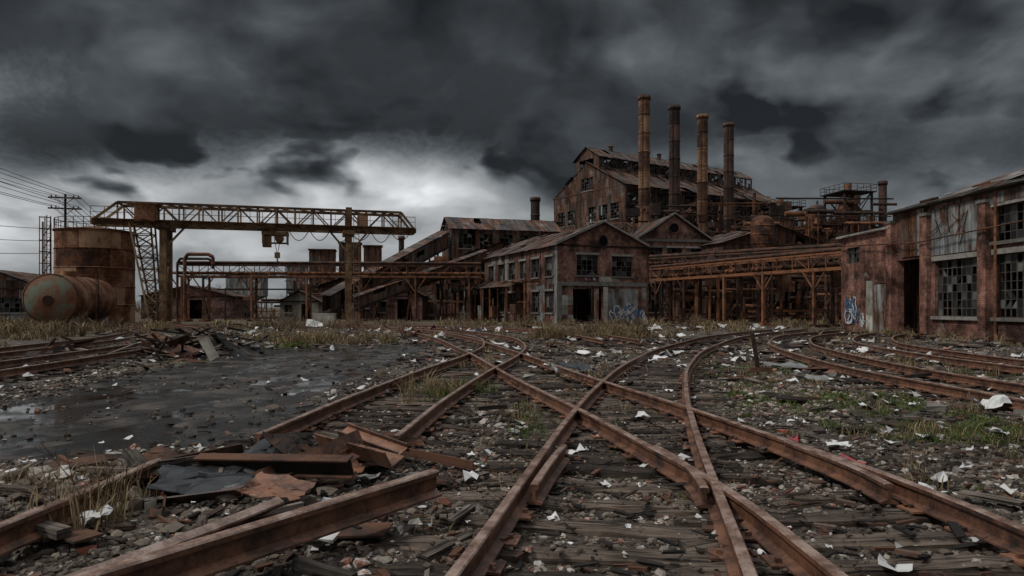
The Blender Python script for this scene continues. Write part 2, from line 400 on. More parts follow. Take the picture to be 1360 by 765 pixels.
mossv=sum(np.exp(-(((gx-a)/c)**2+((gy-b)/d)**2)) for a,b,c,d in ((5.7,10.8,1.5,1.0),(6.0,8.3,1.6,.8),(-1.0,12.8,.7,1.2),(4.3,13,.6,2.5),(.1,9.6,.5,.7),(-8.2,27,2.5,2),(1.6,10.5,.4,2.0),(11,16,1.0,3),(5.9,17,1.0,2.)))*.85
ny,nx=fl; idx=np.arange(nx*ny).reshape(ny,nx)
F=np.stack([idx[:-1,:-1],idx[:-1,1:],idx[1:,1:],idx[1:,:-1]],-1).reshape(-1,4)
npmesh('ground',np.stack([gx,gy,gz],1),F,{'mud':mudv,'grassy':gv,'moss':mossv},['ground'],True)
wx=np.linspace(-9.2,-3.0,8);wy=np.linspace(6,31,16);A,B=np.meshgrid(wx,wy);ii=np.arange(A.size).reshape(A.shape)
npmesh('puddle',np.stack([A.ravel(),B.ravel(),np.full(A.size,-.075)],1),np.stack([ii[:-1,:-1],ii[:-1,1:],ii[1:,1:],ii[1:,:-1]],-1).reshape(-1,4),{},['water'])

PROF=[(-.07,0),(.07,0),(.07,.014),(.013,.035),(.013,.118),(.037,.13),(.037,.158),(.029,.167),(-.029,.167),(-.037,.158),(-.037,.13),(-.013,.118),(-.013,.035),(-.07,.014)]
def sweep(mb,pts,sc=1.0,tn=.5,roll=0):
    n=len(PROF);i0=len(mb.V);P=[Vector(p) for p in pts]
    for k,p in enumerate(P):
        d=(P[min(k+1,len(P)-1)]-P[max(k-1,0)]).normalized()
        lat=Vector((0,0,1)).cross(d).normalized(); up=d.cross(lat)
        if roll: lat,up=lat*math.cos(roll)+up*math.sin(roll),up*math.cos(roll)-lat*math.sin(roll)
        for a,b in PROF:
            mb.V.append(tuple(p+lat*a*sc+up*b*sc)); mb.T.append(tn)
    for k in range(len(P)-1):
        for j in range(n):
            j2=(j+1)%n
            mb.F.append((i0+k*n+j,i0+(k+1)*n+j,i0+(k+1)*n+j2,i0+k*n+j2)); mb.U+=[(0,0)]*4
            mb.M.append(1 if j in(6,7,8) else 0); mb.S.append(False)
    mb.F.append(tuple(i0+j for j in range(n)));mb.U+=[(0,0)]*n;mb.M.append(0);mb.S.append(False)
    e=i0+(len(P)-1)*n
    mb.F.append(tuple(e+j for j in range(n))[::-1]);mb.U+=[(0,0)]*n;mb.M.append(0);mb.S.append(False)
TIES=[]
def tie(mb,c,ang,L=2.6,w=.23,h=.2,top=.04):
    TIES.append((c[0],c[1],ang,L/2,w/2))
    prof=[(-w/2,-h),(w/2,-h),(w/2,-.025),(w/2-.03,0),(0,.004),(-w/2+.03,0),(-w/2,-.025)]
    n=len(prof);st=11;i0=len(mb.V);tn=random.random();ca,sa=math.cos(ang),math.sin(ang);sl=R(-.006,.006)
    ends=[R(-.05,.05),R(-.05,.05)]; rot_=R(.6,1.6)
    for k in range(st):
        l=-L/2+L*k/(st-1)+(ends[0] if k==0 else ends[1] if k==st-1 else 0)
        for a,b in prof:
            aa=a+R(-.013,.013)*rot_-(R(0,.04)*(1 if a>0 else -1) if k in(0,st-1) else 0); bb=b+R(-.014,.006)*rot_+sl*l-(R(0,.04) if k in (0,st-1) else 0)
            ll=l+R(-.03,.03)
            mb.V.append((c[0]+ca*ll-sa*aa,c[1]+sa*ll+ca*aa,top+bb)); mb.T.append(tn)
    uvp=[0,.23,.4,.43,.54,.66,.7,.9]
    for k in range(st-1):
        for j in range(n):
            j2=(j+1)%n
            mb.F.append((i0+k*n+j,i0+(k+1)*n+j,i0+(k+1)*n+j2,i0+k*n+j2)[::-1])
            u0=L*k/st+tn*31;u1=L*(k+1)/st+tn*31
            mb.U+=[(u0,uvp[j]),(u1,uvp[j]),(u1,uvp[j+1]),(u0,uvp[j+1])][::-1]; mb.M.append(0); mb.S.append(False)
    for e in (0,st-1):
        mb.F.append(tuple(i0+e*n+j for j in range(n))); mb.U+=[(tn*3,uvp[j]*.1) for j in range(n)]; mb.M.append(0); mb.S.append(False)
for q,(k,C) in enumerate(TC.items()):
    e=empty('railway_track',(0,0,0)); zo=.058+.004*q
    D=np.gradient(C,axis=0);D/=np.linalg.norm(D,axis=1)[:,None];Nn=np.stack([-D[:,1],D[:,0]],1)
    for side,nm in ((1,'rail_a'),(-1,'rail_b')):
        mb=MB(); P=C+Nn*.755*side
        sweep(mb,[(p[0],p[1],zo+.006*math.sin(i*.23+q)) for i,p in enumerate(P)])
        if k in 'XYZ':
            for jx in (range(14,len(P)-2,27)):
                if P[jx][1]>22: break
                a=Vector((*P[jx],zo+.075));b=Vector((*P[jx+1],zo+.075));d=(b-a).normalized();lt=Vector((0,0,1)).cross(d)
                for s_ in(-1,1):
                    c=a+lt*.028*s_; mb.beam(c-d*.32,c+d*.32,.026,.07,0)
                    for g_ in(-.24,-.1,.1,.24): mb.cyl(c+d*g_,c+d*g_+lt*s_*.045,.016,n=6,mat=0)
        mb.build(nm,e,['rail','railtop'])
    mb=MB(); mp=MB(); L=np.r_[0,np.cumsum(np.linalg.norm(np.diff(C,axis=0),axis=1))]
    s_=.2
    while s_<L[-1]:
        p=(np.interp(s_,L,C[:,0]),np.interp(s_,L,C[:,1])); d=(np.interp(s_,L,D[:,0]),np.interp(s_,L,D[:,1]))
        a=math.atan2(d[1],d[0])+math.pi/2+R(-.04,.04)
        if random.random()>.04 and -1<p[1]<60:
            sh=R(-.15,.15)
            tie(mb,(p[0]+math.cos(a)*sh,p[1]+math.sin(a)*sh),a,L=R(2.4,2.8) if not(k=='Y' and p[1]<6) else R(2.6,3.0),w=R(.18,.25),top=.044+R(-.02,.008))
            if p[1]<18:
                for s2 in(-.755,.755):
                    ct=Vector((p[0]-d[1]*s2,p[1]+d[0]*s2,.056)); Rm=Matrix.Rotation(math.atan2(d[1],d[0]),3,'Z')
                    mp.box(ct,(.19,.3,.016),Rm,0)
                    for q2 in(-.09,.09):
                        mp.box(ct+Rm@Vector((R(-.05,.05),q2,.02)),(.028,.035,.03),Rm,0)
        s_+=R(.48,.6)
    mb.build('ties',e,['tie'])
    if mp.V: mp.build('tie_plates',e,['rail'])
def guard(pts,z=.05,sc=1.0):
    C=catmull(pts,.2); e=empty('guard_rail',(0,0,0)); mb=MB(); sweep(mb,[(p[0],p[1],z) for p in C],sc)
    mb.build('rail',e,['rail','railtop'])
guard([(.17,5.3),(.23,5.6),(.36,6.2),(.52,6.85)],.066,.94)
guard([(1.47,5.2),(1.5,5.4),(1.53,5.9),(1.48,6.5),(1.42,6.8)],.068,.94)
guard([(2.93,5.3),(2.95,5.8),(2.9,6.4),(2.82,7.0)],.072,.94)

# ------------------------------------------------------------------ gravel
ph=(1+5**.5)/2
ico=np.array([(-1,ph,0),(1,ph,0),(-1,-ph,0),(1,-ph,0),(0,-1,ph),(0,1,ph),(0,-1,-ph),(0,1,-ph),(ph,0,-1),(ph,0,1),(-ph,0,-1),(-ph,0,1)])/math.hypot(1,ph)
icf=np.array([(0,11,5),(0,5,1),(0,1,7),(0,7,10),(0,10,11),(1,5,9),(5,11,4),(11,10,2),(10,7,6),(7,1,8),(3,9,4),(3,4,2),(3,2,6),(3,6,8),(3,8,9),(4,9,5),(2,4,11),(6,2,10),(8,6,7),(9,8,1)])
TA=np.array(TIES)
def ontie(x,y,mar=.02):
    o=np.zeros(len(x),bool)
    for (cx,cy,a,hl,hw) in TA:
        k=(np.abs(x-cx)<1.6)&(np.abs(y-cy)<1.6)
        i=np.nonzero(k)[0]
        if not len(i): continue
        dx=x[i]-cx;dy=y[i]-cy;l=dx*math.cos(a)+dy*math.sin(a);w_=-dx*math.sin(a)+dy*math.cos(a)
        o[i[(np.abs(l)<hl+mar)&(np.abs(w_)<hw+mar)]]=True
    return o
def stones(x,y,r,tn,zoff=.25,on=None):
    n=len(x); V=ico[None]*(1+rng.uniform(-.32,.32,(n,12,1)))
    V=V*np.stack([rng.uniform(.7,1.4,n),rng.uniform(.7,1.2,n),rng.uniform(.45,.85,n)],1)[:,None,:]*r[:,None,None]
    a=rng.uniform(0,6.28,n);ca,sa=np.cos(a)[:,None],np.sin(a)[:,None]
    X=V[...,0]*ca-V[...,1]*sa;Y=V[...,0]*sa+V[...,1]*ca;Z=V[...,2]
    z=gheight(x,y)
    if on is not None: z=np.where(on,.044,z)
    X=X+x[:,None];Y=Y+y[:,None];Z=Z+(z+r*zoff)[:,None]
    return np.stack([X,Y,Z],-1).reshape(-1,3),(icf[None]+12*np.arange(n)[:,None,None]).reshape(-1,3),np.repeat(tn,12)
def scatter(n,x0,x1,y0,y1,r0,r1,dens=None,pw=3):
    x=rng.uniform(x0,x1,n);y=rng.uniform(y0,y1,n)
    k=rng.uniform(0,1,n)>np.minimum(1,roadmask(x,y)*1.02)*.95
    if dens: k&=rng.uniform(0,1,n)<dens(x,y)
    x,y=x[k],y[k];n=len(x); r=r0+(r1-r0)*rng.uniform(0,1,n)**pw
    tn=rng.beta(1.9,2.3,n)*.95; tn=np.where(rng.uniform(0,1,n)<.06,.93,tn); tn=np.where(rng.uniform(0,1,n)<.02,1.,tn)
    tn=np.clip(tn+(fbm(x*.7,y*.7,3,44)-.5)*.95,0,1)
    return x,y,r,tn
dn=lambda x,y:.25+.75*sm(.38,.58,fbm(x*.8,y*.8,3,33))
parts=[scatter(40000,-5.4,6.5,2.2,8,.009,.042),scatter(46000,-10,11,8,16,.014,.052,dn),scatter(24000,-17,19,16,34,.026,.08,dn),scatter(420,-6,8,2.5,14,.05,.085,dn),scatter(700,-20,22,8,45,.07,.16,dn),
       scatter(380,-4.6,-1.2,4.6,8.2,.04,.09,None,1.5),scatter(60,-.7,.2,9,10.6,.03,.09,None,1.5)]
x,y,r,tn=[np.concatenate([p[i] for p in parts]) for i in range(4)]
on=ontie(x,y); keep=~on|((rng.uniform(0,1,len(x))<.16+.35*(fbm(x*1.1,y*1.1,3,61)>.58))&(r<.03))
tdn=trackdist(x,y); keep&=~((tdn<1.3)&(r>.055)&(y<20))
x,y,r,tn,on=x[keep],y[keep],r[keep],tn[keep],on[keep]
V,F,T=stones(x,y,r,tn,.25,on); npmesh('gravel',V,F,{'tint':T},['stone'])
def flakes(n,x0,x1,y0,y1,l0,l1):
    x=rng.uniform(x0,x1,n);y=rng.uniform(y0,y1,n);k=rng.uniform(0,1,n)>roadmask(x,y)*.8;x,y=x[k],y[k];n=len(x)
    k=(y/9).clip(1,4); L=rng.uniform(l0,l1,n)*k;w=L*rng.uniform(.06,.4,n);h=np.minimum(w,.03)*rng.uniform(.3,.8,n);a=rng.uniform(0,6.28,n);pt=rng.normal(0,.12,n)
    cb=np.array([(-1,-1,-1),(1,-1,-1),(1,1,-1),(-1,1,-1),(-1,-1,1),(1,-1,1),(1,1,1),(-1,1,1)])*.5
    V=cb[None]*np.stack([L,w,h],1)[:,None,:]*(1+rng.uniform(-.25,.25,(n,8,3)))
    V[...,2]+=V[...,0]*pt[:,None]
    ca,sa=np.cos(a)[:,None],np.sin(a)[:,None]
    on_=ontie(x,y,0.); td_=trackdist(x,y)
    z=np.where(on_,.055,np.maximum(gheight(x,y),np.where(td_<1.3,.0,-9)))+.025
    X=V[...,0]*ca-V[...,1]*sa+x[:,None];Y=V[...,0]*sa+V[...,1]*ca+y[:,None];Z=V[...,2]+z[:,None]
    f=np.array([(0,1,5,4),(1,2,6,5),(2,3,7,6),(3,0,4,7),(4,5,6,7),(3,2,1,0)])
    return np.stack([X,Y,Z],-1).reshape(-1,3),(f[None]+8*np.arange(n)[:,None,None]).reshape(-1,4),np.repeat(rng.uniform(0,1,n),8)
V,F,T=flakes(2600,-5,7,2.6,10,.03,.16);npmesh('splinters_and_flakes',V,F,{'tint':T},['shard'])
V,F,T=flakes(2800,-14,15,10,36,.05,.26);npmesh('scattered_debris',V,F,{'tint':T},['shard'])

# ------------------------------------------------------------------ vegetation
def blades(cl,wid=.005):
    VV=[];TT=[];n0=0;FF=[]
    for (x,y,rad,n,h,lean,t0,t1) in cl:
        a=rng.uniform(0,6.28,n);rr=rad*np.sqrt(rng.uniform(0,1,n));bx=x+rr*np.cos(a);by=y+rr*np.sin(a);bz=gheight(bx,by)-.01
        H=h*rng.uniform(.3,1.,n)**1.2;la=rng.uniform(0,6.28,n);le=lean*H*rng.uniform(.1,1.2,n)
        w=wid*rng.uniform(.6,1.5,n)*max(1,y/11); wa=rng.uniform(0,3.14,n);wx_=np.cos(wa)*w;wy_=np.sin(wa)*w
        dx=np.cos(la)*le;dy=np.sin(la)*le
        P=np.stack([np.stack([bx-wx_,by-wy_,bz],1),np.stack([bx+wx_,by+wy_,bz],1),
            np.stack([bx+dx*.35+wx_*.8,by+dy*.35+wy_*.8,bz+H*.6],1),np.stack([bx+dx*.35-wx_*.8,by+dy*.35-wy_*.8,bz+H*.6],1),
            np.stack([bx+dx+wx_*.1,by+dy,bz+H*(1-.25*lean)],1),np.stack([bx+dx-wx_*.1,by+dy,bz+H*(1-.25*lean)],1)],1)
        VV.append(P.reshape(-1,3)); b0=n0+6*np.arange(n)
        FF.append(np.concatenate([np.stack([b0,b0+1,b0+2,b0+3],1),np.stack([b0+3,b0+2,b0+4,b0+5],1)])); n0+=6*n
        TT.append(np.repeat(rng.uniform(t0,t1,n),6))
    return np.concatenate(VV),np.concatenate(FF),np.concatenate(TT)
dry=[];grn=[]
def cluster(L,cx,cy,sx,sy,k,n,h,lean=.7,t0=0,t1=1):
    for _ in range(k):
        X,Y=random.gauss(cx,sx),max(2.6,random.gauss(cy,sy))
        if roadmask(np.array([X]),np.array([Y]))[0]>.3: continue
        L.append((X,Y,R(.06,.3)*max(1,cy/18),n,h*R(.4,1.2),lean,t0,t1))
cluster(dry,-3.05,4.9,.12,.15,5,40,.68,.5,.3); cluster(dry,-3.5,5.4,.3,.3,7,28,.3)
cluster(dry,-1.35,12.5,.35,.6,12,50,.5,t0=.2); cluster(grn,-1.0,12.8,.4,.7,16,50,.4)
cluster(dry,-.1,9.8,.35,.6,8,35,.32); cluster(grn,.1,9.6,.3,.5,10,40,.22)
cluster(dry,-8.6,30,1.5,1.3,46,70,.75,t0=.45); cluster(grn,-8.2,27.5,1.5,1.2,34,55,.3)
cluster(dry,-6,34,3,3,22,50,.5,t0=.3); cluster(dry,-21,32,5,4,26,45,.5); cluster(dry,-29,39,4,3,60,70,1.1,t0=.1)
cluster(dry,-3,38,3,4,16,45,.45); cluster(dry,4.4,35,1.9,1.3,70,80,.95,t0=.2,t1=.8); cluster(dry,3,24,1.2,4,14,38,.32)
cluster(grn,5.6,10.8,1.0,.6,70,70,.14); cluster(grn,6.0,8.3,1.1,.5,70,60,.17); cluster(dry,6.2,8.6,1.4,.7,26,32,.26)
cluster(dry,5.8,14,1.0,3,26,35,.28); cluster(dry,10.5,18,.8,5,30,38,.34); cluster(dry,16,30,2.5,6,26,45,.45); cluster(dry,20.8,33,.3,7,44,55,.6)
cluster(dry,10,46,5,4,34,50,.7); cluster(dry,-12,53,10,3,60,60,.9); cluster(dry,9,58,7,2,46,55,.9); cluster(dry,-31,44,2,2,30,60,1.0)
cluster(dry,-4.6,5.0,.5,.8,10,25,.2); cluster(dry,4.2,5.5,.4,1.2,14,30,.2); cluster(grn,3.9,4.6,.3,1,12,30,.1)
cluster(grn,1.5,11,.4,2.5,28,38,.16); cluster(dry,1.5,14,.5,3,22,35,.25); cluster(grn,4.3,14,.4,3,26,36,.19); cluster(dry,-3.6,12,.3,4,22,32,.22)
cluster(dry,-.6,18,.5,3,16,40,.34,t0=.2); cluster(dry,.3,7.2,.2,1.2,8,30,.2); cluster(grn,-3.6,10,.3,2,14,35,.16); cluster(grn,11,16,.7,3,24,36,.2); cluster(grn,6,17,.8,2,20,36,.2)
cluster(dry,-50,58,7,6,50,60,1.2); cluster(dry,26,62,6,4,30,50,.8); cluster(dry,6.8,6.6,.8,1.2,20,32,.26); cluster(dry,-.1,6.3,.25,1.4,12,26,.16); cluster(dry,2.1,6,.15,1.5,8,24,.13); cluster(grn,.9,8,.3,2,10,26,.1)
V,F,T=blades(dry);npmesh('dry_grass',V,F,{'tint':T},['grass'])
V,F,T=blades(grn);npmesh('green_grass',V,F,{'tint':T},['green'])
def twigs(bases,wid):
    VV=[];TT=[]
    def rib(a,b,w,tn):
        d=b-a; s_=np.cross(d,rng.normal(size=3)); s_/=np.linalg.norm(s_)+1e-9
        VV.extend([a-s_*w,a+s_*w,b+s_*w*.35,b-s_*w*.35]);TT.extend([tn]*4)
    def grow(p,d,L,w,dep,tn):
        q=p+d*L; rib(p,q,w,tn)
        if dep==0: return
        for _ in range(random.choice((2,3,3))):
            dd=d+rng.normal(size=3)*.42; dd[2]+=.08; dd/=np.linalg.norm(dd)
            grow(p+d*L*R(.5,1),dd,L*R(.55,.85),w*.62,dep-1,min(1,tn+.08))
    for (x,y,H,n,dep) in bases:
        z=float(gheight(np.array([x]),np.array([y]))[0])
        for _ in range(n):
            d=rng.normal(size=3)*.5;d[2]=1;d/=np.linalg.norm(d)
            grow(np.array([x+R(-.15,.15)*H,y+R(-.15,.15)*H,z]),d,H*R(.22,.38),wid*max(1,y/13),dep,R(.1,.8))
    n=len(VV)//4
    return np.array(VV),np.arange(4*n).reshape(n,4),np.array(TT)
def shrub(pos,H,n=6,dep=3,wid=.007,mat='twig',name='dry_shrub'):
    V,F,T=twigs([(pos[0],pos[1],H,n,dep)],wid); npmesh(name,V,F,{'tint':T},[mat])
for p,H,n in [((2.9,34),1.2,20),((4.0,35),1.5,24),((5.2,36),1.4,22),((6.2,35.5),1.1,16),((-8.9,31),1.6,20),((-7.2,33),1.5,16),((-10.3,31.5),1.6,20),((-8.0,32.5),1.5,18),((-5.6,36),1.4,16),((6.1,9.3),.6,7),((7.1,8.7),.5,7),((-1.15,12.3),.8,7),((-2.9,38),1.5,16),((-22,38),1.6,14),((-26,41),1.9,14),((5.2,14.5),.6,6),((10.6,22),.8,9),((-3.15,4.9),.85,5),((-3.0,5.1),.7,4),((20.8,36),.9,9),((21.0,31),.8,9),((12,46),1.8,14),((-33,47),2.2,16),((-16,49),2.2,16),((-19,53),2.6,16),((-11.5,50),2.2,16),((9,55),2.0,14),((-4,57),2.0,14),((14,52),1.8,12),((1.2,57),1.8,12)]:
    shrub(p,H,n)
bs=[]
for _ in range(150):
    bs.append((R(-210,60),R(150,260),R(5.5,11.5),2,4))
V,F,T=twigs(bs,.012); npmesh('distant_trees',V,F,{'tint':T},['fartree'])
V,F,T=twigs([(R(-75,-28),R(92,115),R(3,6),3,4) for _ in range(46)],.010); npmesh('bare_tree_thicket',V,F,{'tint':T},['twig'])

# ------------------------------------------------------------------ gantry crane
e=empty('gantry_crane',(-33.8,55,0),math.atan2(7,24.9)); L=25.9
mb=MB(); zb,zt=8.55,10.15
for y0 in (0,2.0):
    mb.beam((0,y0,zb),(L,y0,zb),.28,.42); mb.beam((1.8,y0,zt),(L-1.2,y0,zt),.2,.2)
    mb.beam((0,y0,zb+.1),(1.8,y0,zt),.18,.18); mb.beam((L,y0,zb+.1),(L-1.2,y0,zt),.18,.18)
    n=15
    for i in range(n+1):
        xx=1.8+(L-3)*i/n; mb.beam((xx,y0,zb),(xx,y0,zt),.12)
        if i<n:
            x2=1.8+(L-3)*(i+1)/n
            a,b_=((xx,y0,zb),(x2,y0,zt)) if i%2 else ((xx,y0,zt),(x2,y0,zb)); mb.beam(a,b_,.1)
for i in range(16):
    xx=1.8+(L-3)*i/15; mb.beam((xx,0,zt),(xx,2,zt),.1); mb.beam((xx,0,zb),(xx,2,zb),.12)
    if i<15: mb.beam((xx,0,zt),(xx+1.5,2,zt),.08)
for xx in (0,L): mb.beam((xx,-.1,zb),(xx,2.1,zb),.3,.4)
mb.build('truss_girder',e,['crane'])
mb=MB()
for i in range(27):
    xx=i*L/26; mb.beam((xx,-.55,zb+.2),(xx,-.55,zb+1.15),.04)
mb.beam((0,-.55,zb+1.15),(L,-.55,zb+1.15),.05); mb.beam((0,-.55,zb+.7),(L,-.55,zb+.7),.04); mb.box((L/2,-.4,zb+.18),(L,.5,.05))
for xx in np.arange(.5,L,1.7): mb.beam((xx,-.6,zb+.1),(xx,0,zb-.05),.07)
mb.build('walkway',e,['rust'])
mb=MB()
for y0 in (-.1,2.1):
    mb.beam((5.2,y0,0),(5.2,y0,zb),.5,.5,0,.4); 
    mb.beam((20.1,y0,0),(20.1,y0,zt+.25),.52,.52,0,.35)
for xx in (5.2,20.1):
    mb.box((xx,1,.2),(1.5,3.6,.4)); mb.beam((xx,-.1,5.5),(xx,2.1,5.5),.2); mb.beam((xx,-.1,1.2),(xx,2.1,5.4),.12); mb.beam((xx,2.1,1.2),(xx,-.1,5.4),.12)
mb.box((20.1,1,zb-.35),(1.0,2.9,.35)); mb.box((5.2,1,zb-.35),(1.0,2.9,.35))
mb.beam((20.1,0,zb-2.2),(21.8,0,zb-.2),.16); mb.beam((20.1,0,zb-2.2),(18.4,0,zb-.2),.16);mb.beam((5.2,0,zb-2.2),(6.9,0,zb-.2),.16)
mb.build('legs',e,['crane'])
mb=MB()
for y0 in(-.3,1.2):
    for (xa,xb) in ((4.3,2.7),(4.9,4.3)):
        mb.beam((xa,y0,0),(xb,y0,zb),.13)
    for i in range(9):
        f0,f1=i/9,(i+1)/9; A=lambda f:(4.3-1.6*f,y0,zb*f); B=lambda f:(4.9-.6*f,y0,zb*f)
        mb.beam(A(f0),B(f1),.07); mb.beam(B(f0),A(f1),.07); mb.beam(A(f1),B(f1),.08)
for i in range(9):
    f=(i+1)/9; mb.beam((4.3-1.6*f,-.3,zb*f),(4.3-1.6*f,1.2,zb*f),.08)
for i in range(24):
    z=.4+i*.38; mb.beam((20.5,-.5,z),(20.95,-.5,z),.04)
mb.beam((20.5,-.5,.2),(20.5,-.5,9.6),.05); mb.beam((20.95,-.5,.2),(20.95,-.5,9.6),.05)
mb.build('lattice_ladder',e,['crane'])
mb=MB()
mb.box((3.9,.2,9.3),(1.5,1.6,1.4)); mb.box((21.3,.2,9.2),(.9,1.2,1.0)); mb.box((3.9,.2,10.05),(1.7,1.8,.1))
mb.build('operator_cabin',e,['tank'])
mb=MB()
mb.box((13.9,1,8.0),(2.2,1.6,.25)); mb.box((13.5,1,8.45),(1.0,1.1,.6)); mb.cyl((14.2,.4,7.65),(14.2,1.6,7.65),.38,n=14); mb.box((13.2,1,7.35),(.7,.9,1.0)); mb.box((14.0,1,7.2),(2.0,.15,.15))
for xx in(12.9,14.9):
    for y0 in(.2,1.8): mb.beam((xx,y0,7.1),(xx,y0,8.6),.12); mb.cyl((xx,y0-.1,8.75),(xx,y0+.1,8.75),.2,n=10)
for xx in(13.8,14.3): mb.beam((xx,1,7.5),(14.05,1,6.2),.05)
mb.box((14.05,1,6.15),(.45,.3,.5)); mb.beam((14.05,1,5.9),(14.05,1,5.6),.12)
hook=[(14.05+.22*math.sin(a),1,5.4+.22*math.cos(a)) for a in np.linspace(0,4.4,9)]
mb.tube(hook,.06,6)
mb.build('trolley_hook',e,['crane'])
mb=MB()
def cat(mb,a,b,sag,r,n=10,mat=0):
    a=Vector(a);b=Vector(b); mb.tube([a.lerp(b,i/n)-Vector((0,0,sag*4*(i/n)*(1-i/n))) for i in range(n+1)],r,5,mat)
for i in range(6): cat(mb,(15+i*1.75,-.3,zb-.2),(16.75+i*1.75,-.3,zb-.2),R(.6,1.1),.035)
mb.build('festoon_cables',e,['rustdark'])

# ------------------------------------------------------------------ tanks
e=empty('storage_tank',(-36.6,60,0)); mb=MB(); r=3.05
for j in range(5):
    for k in range(12):
        tn=R(.0,1.); n=4
        for q in range(n):
            a0=2*math.pi*(k+q/n)/12+j*.3;a1=2*math.pi*(k+(q+1)/n)/12+j*.3; z0,z1=.2+j*1.6,.2+(j+1)*1.6; rr=r+.012*(j%2)
            mb.face([(rr*math.cos(a0),rr*math.sin(a0),z0),(rr*math.cos(a1),rr*math.sin(a1),z0),(rr*math.cos(a1),rr*math.sin(a1),z1),(rr*math.cos(a0),rr*math.sin(a0),z1)],[(0,0),(1,0),(1,1),(0,1)],0,tn)
    mb.rev((0,0,.2+j*1.6),(0,0,1),[(-.03,r+.01),(-.03,r+.05),(.03,r+.05),(.03,r+.01)],48)
mb.rev((0,0,8.2),(0,0,1),[(-.05,r),(-.05,r+.12),(.05,r+.12),(.06,r),(.55,.01)],48)
mb.build('tank_shell',e,['tank'])
mb=MB()
for k in range(24):
    a=2*math.pi*k/24; mb.beam((r*math.cos(a),r*math.sin(a),8.2),(r*math.cos(a),r*math.sin(a),9.2),.045)
for z in(8.75,9.2): mb.tube([(r*math.cos(2*math.pi*k/24),r*math.sin(2*math.pi*k/24),z) for k in range(25)],.03,5)
for s_ in(-.25,.25): mb.beam((-r*.83-.3,-r*.62+s_,0),(-r*.83-.3,-r*.62+s_,9.4),.06)
for i in range(26): mb.beam((-r*.83-.3,-r*.62-.25,.4+i*.34),(-r*.83-.3,-r*.62+.25,.4+i*.34),.035)
cx,cy=-r*.83-.65,-r*.62
for i in range(8): mb.tube([(cx+.42*math.cos(a),cy+.42*math.sin(a),2.4+i*.98) for a in np.linspace(0,2*math.pi,9)],.025,4)
for a in np.linspace(1,5.3,5): mb.beam((cx+.42*math.cos(a),cy+.42*math.sin(a),2.4),(cx+.42*math.cos(a),cy+.42*math.sin(a),9.3),.03)
mb.beam((-r-.9,-1,0),(-r-.9,-1,9),.1);mb.beam((-r-.9,0,0),(-r-.9,0,9),.1)
for i in range(8): mb.beam((-r-.9,-1,i*1.1),(-r-.9,0,i*1.1+1.1),.05)
mb.build('ladder_and_railing',e,['rustdark'])
ax=Vector((-1.6,7,0)).normalized()
e=empty('fuel_tank',(-30.4,45,0)); mb=MB(); r=1.62;cz=2.15
prof=[(-.42,.01),(-.4,.5),(-.3,1.0),(-.12,1.42),(0,r)]; mb.rev((0,0,cz),ax,prof,40,0,.56)
mb.rev((0,0,cz),ax,[(-.03,r+.0),(-.03,r+.06),(.06,r+.06),(.06,r)],40,1,.3)
for j in range(4):
    mb.rev((0,0,cz),ax,[(j*1.9,r),(j*1.9+1.9,r)],40,1,R(.0,.4))
    mb.rev((0,0,cz),ax,[(j*1.9-.05,r),(j*1.9-.05,r+.045),(j*1.9+.05,r+.045),(j*1.9+.05,r)],40,1,.2)
mb.rev((0,0,cz),ax,[(7.6,r),(7.75,1.4),(7.9,1),(8.02,.01)],40,1,.3)
mb.cyl(Vector((0,0,cz+r-.1))+ax*3,Vector((0,0,cz+r+.35))+ax*3,.4,n=16,mat=1)
mb.cyl(Vector((0,0,cz-.1))-ax*.5,Vector((0,0,cz-.1))-ax*.36,.32,n=16,mat=1)
mb.build('tank_body',e,['tankgreen','tank'])
mb=MB(); Rm=Matrix.Rotation(math.atan2(ax.y,ax.x),3,'Z')
for l in(1,6.4): mb.box(Vector((0,0,.45))+ax*l,(.5,2.6,.9),Rm)
mb.build('saddles',e,['concrete'])
mb=MB(); p=ax.cross(Vector((0,0,1)))
for s_ in(-.2,.2): mb.beam(p*(1.75)+ax*(3+s_),p*1.75+ax*(3+s_)+Vector((0,0,3.9)),.05)
for i in range(10): mb.beam(p*1.75+ax*2.8+Vector((0,0,.3+i*.36)),p*1.75+ax*3.2+Vector((0,0,.3+i*.36)),.035)
mb.build('ladder',e,['rustdark'])

# ------------------------------------------------------------------ poles and wires
def pole(x,y,h,arms=2,rz=.3):
    e=empty('utility_pole',(x,y,0),rz); mb=MB(); mb.cyl((0,0,0),(0,0,h),.17,.11,10)
    for i in range(arms):
        z=h-.4-i*1.1; mb.beam((-1.5,-.15,z),(1.5,-.15,z),.13,.15); mb.beam((0,-.15,z-.7),(.8,-.15,z),.05); mb.beam((0,-.15,z-.7),(-.8,-.15,z),.05)
        for q in(-1.2,-.8,.8,1.2): mb.cyl((q,-.15,z+.05),(q,-.15,z+.28),.06,n=6)
    mb.build('pole_and_arms',e,['tie'])
pole(-45.8,70,13.2); pole(-64,125,11.5); pole(-70,170,10.5,1); pole(-43,24,17)
e=empty('overhead_wires'); mb=MB()
for q in(-1.2,-.6,.6,1.2):
    for k in(0,1):
        cat(mb,(-45.8+q,70+q*.3,13-k*1.1),(-43+q,24+q*.3,16.8-k*1.6),R(.5,1.1),.026,14); cat(mb,(-45.8+q,70+q*.3,13-k*1.1),(-64+q,125,11.2-k*1.1),1.4,.026,12)
for k in range(3): cat(mb,(-45.8,70,9.6-k*1.2),(-44,24,9.6-k*1.3),1.2,.026,14)
mb.build('wires',e,['rubber'])

